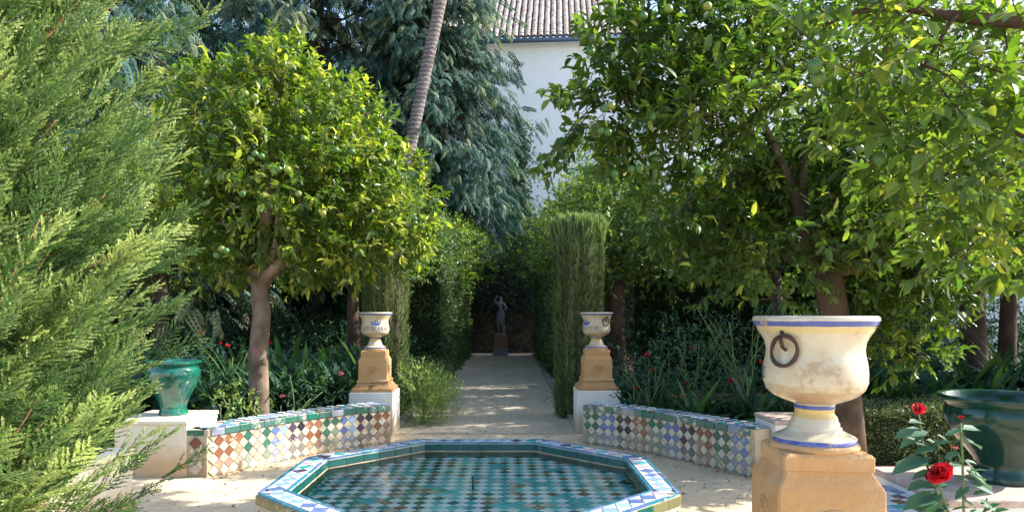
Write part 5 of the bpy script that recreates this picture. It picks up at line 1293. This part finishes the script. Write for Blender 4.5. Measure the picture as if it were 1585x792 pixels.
# ================================================================== ROSE IN FRONT, lower right
B = at(1500, 900, 1.75); rs = empty('red_rose_plant', (B.x, 1.75, B.z), 'red rose plant with two open blooms at the lower right corner', 'rose plant')
def rl(px, py, Y=1.72): return at(px, py, Y)-Vector((B.x, 1.75, B.z))
sts = [[rl(1480, 900), rl(1470, 800), rl(1452, 745, 1.70)], [rl(1485, 900), rl(1492, 800), rl(1490, 720), rl(1487, 655)], [rl(1468, 800), rl(1440, 740), rl(1428, 690), rl(1422, 640)], [rl(1500, 900), rl(1520, 820), rl(1528, 770)], [rl(1490, 720), rl(1482, 700)]]
for s_ in sts:
    bm = bmesh.new(); tube(bm, s_, [.0035-.0014*i/len(s_) for i in range(len(s_))], 6); bmobj('stem', bm, M['stem'], rs, True)
for (px, py, Yv, r, mt, sd) in ((1456, 736, 1.68, .050, 'red_petal', 21), (1422, 634, 1.70, .027, 'red_petal', 22), (1488, 646, 1.72, .012, 'red_petal', 23), (1479, 693, 1.70, .010, 'pink_petal', 24)):
    me = flower_mesh(sd, mt, 34 if r > .03 else 16); o = link('flower', me, None, rs, loc=rl(px, py, Yv)); o.scale = (r,)*3; o.rotation_euler = (.75 if r > .015 else .2, rnd.uniform(-.2, .2), rnd.uniform(0, 6))
RLM = one_leaf('leaf', BROAD, M['rose_leaf'])
for (x0, y0, x1, y1) in ((1437, 668, 1386, 672), (1437, 668, 1390, 690), (1440, 690, 1398, 678), (1440, 690, 1470, 680), (1450, 672, 1472, 684), (1450, 690, 1415, 700), (1440, 708, 1396, 722), (1440, 708, 1380, 728), (1450, 712, 1466, 722), (1462, 706, 1480, 716),
                         (1490, 664, 1462, 672), (1490, 664, 1520, 662), (1490, 680, 1522, 690), (1490, 680, 1474, 684), (1492, 712, 1516, 735), (1492, 712, 1514, 716), (1494, 720, 1470, 718), (1496, 736, 1540, 752), (1496, 730, 1526, 724), (1500, 745, 1545, 765),
                         (1470, 750, 1430, 752), (1455, 762, 1410, 770), (1460, 765, 1398, 782), (1465, 775, 1440, 760), (1470, 780, 1425, 796), (1480, 760, 1500, 775), (1510, 775, 1560, 795), (1515, 770, 1540, 788), (1500, 790, 1535, 800), (1470, 790, 1500, 782), (1452, 720, 1430, 735), (1476, 735, 1500, 742), (1430, 655, 1408, 650), (1434, 680, 1462, 692), (1446, 728, 1412, 738), (1486, 700, 1462, 706), (1494, 728, 1530, 740), (1500, 752, 1478, 770), (1464, 785, 1440, 800), (1488, 772, 1515, 786), (1520, 792, 1548, 776), (1448, 770, 1420, 788), (1440, 745, 1405, 755), (1505, 765, 1530, 758), (1475, 795, 1452, 780), (1530, 795, 1560, 785)):
    p, q_ = rl(x0, y0, 1.72), rl(x1, y1, 1.72+rnd.uniform(-.04, .04)); dd = (q_-p); L = dd.length
    fr1 = frames(np.array([dd.normalized()]), A([rnd.uniform(-.3, .3), -.45, 1])[None])[0]
    o = link('leaf', RLM, None, rs); o.matrix_local = Matrix.Translation(p) @ Matrix(fr1.tolist()).to_4x4() @ Matrix.Scale(L, 4) @ Matrix.Diagonal((1, .95, 1, 1))

# ================================================================== LITTER on the ground
OCT = (A([1,0,0],[-1,0,0],[0,.8,0],[0,-.8,0],[0,0,.55],[0,0,-.5]), np.array([[0,2,4],[2,1,4],[1,3,4],[3,0,4],[2,0,5],[1,2,5],[3,1,5],[0,3,5]]))
c = Cloud(); n = 4200
P = np.stack([rng.uniform(-3.6, 3.2, n), rng.uniform(4.6, 11, n), np.full(n, .008)], 1); n2 = 2600
P = np.concatenate([P, np.stack([AX+rng.uniform(-1.1, 1.1, n2), rng.uniform(8.6, 18, n2), np.full(n2, .011)], 1)])
P = P[(np.hypot(P[:, 0]-PC.x, P[:, 1]-PC.y) > 1.42)]; n = len(P); d = rdir(n); d[:, 2] *= .1
c.stamp(OCT, frames(nrm(d), nrm(A([0, 0, 1])+rng.normal(size=(n, 3))*.2)), P, rng.gamma(2.2, .0022, n)+.002, rng.random(n))
link('pebbles', c.mesh('pebbles'), M['edging'], None, kind='stuff')
# leaves, twigs and dust gathered along the foot of the benches and the pool
c = Cloud(); FP_ = []
for cv, sd in ((RC, -1), (LC, 1)):
    for k in range(260):
        s_ = rnd.random()*cv.L; p, t = cv.at(s_); nv = Vector((t.y, -t.x, 0))*sd; p = p-nv*abs(rnd.gauss(0, .07))-nv*.02; FP_.append((p.x, p.y, .008))
P = np.array(FP_); n = len(P); d = rdir(n); d[:, 2] *= .15
c.stamp(CURLED, frames(nrm(d), nrm(A([0, 0, 1])+rng.normal(size=(n, 3))*.3)), P, rng.uniform(.012, .05, n), rng.random(n)**1.5)
link('leaf_litter', c.mesh('leaf_litter'), M['dry_leaf'], None, kind='stuff')
c = Cloud(); n = 1500
P = np.stack([rng.uniform(-3.5, 3.0, n), rng.uniform(5.0, 10.5, n), np.full(n, .009)], 1)
P = P[(np.hypot(P[:, 0]-PC.x, P[:, 1]-PC.y) > 1.5)]; n = len(P); d = rdir(n); d[:, 2] *= .1
c.stamp(RHOMB, frames(nrm(d), nrm(A([0, 0, 1])+rng.normal(size=(n, 3))*.15)), P, rng.uniform(.012, .04, n), rng.random(n)**2)
link('fallen_leaves', c.mesh('fallen_leaves'), M['dry_leaf'], None, kind='stuff')
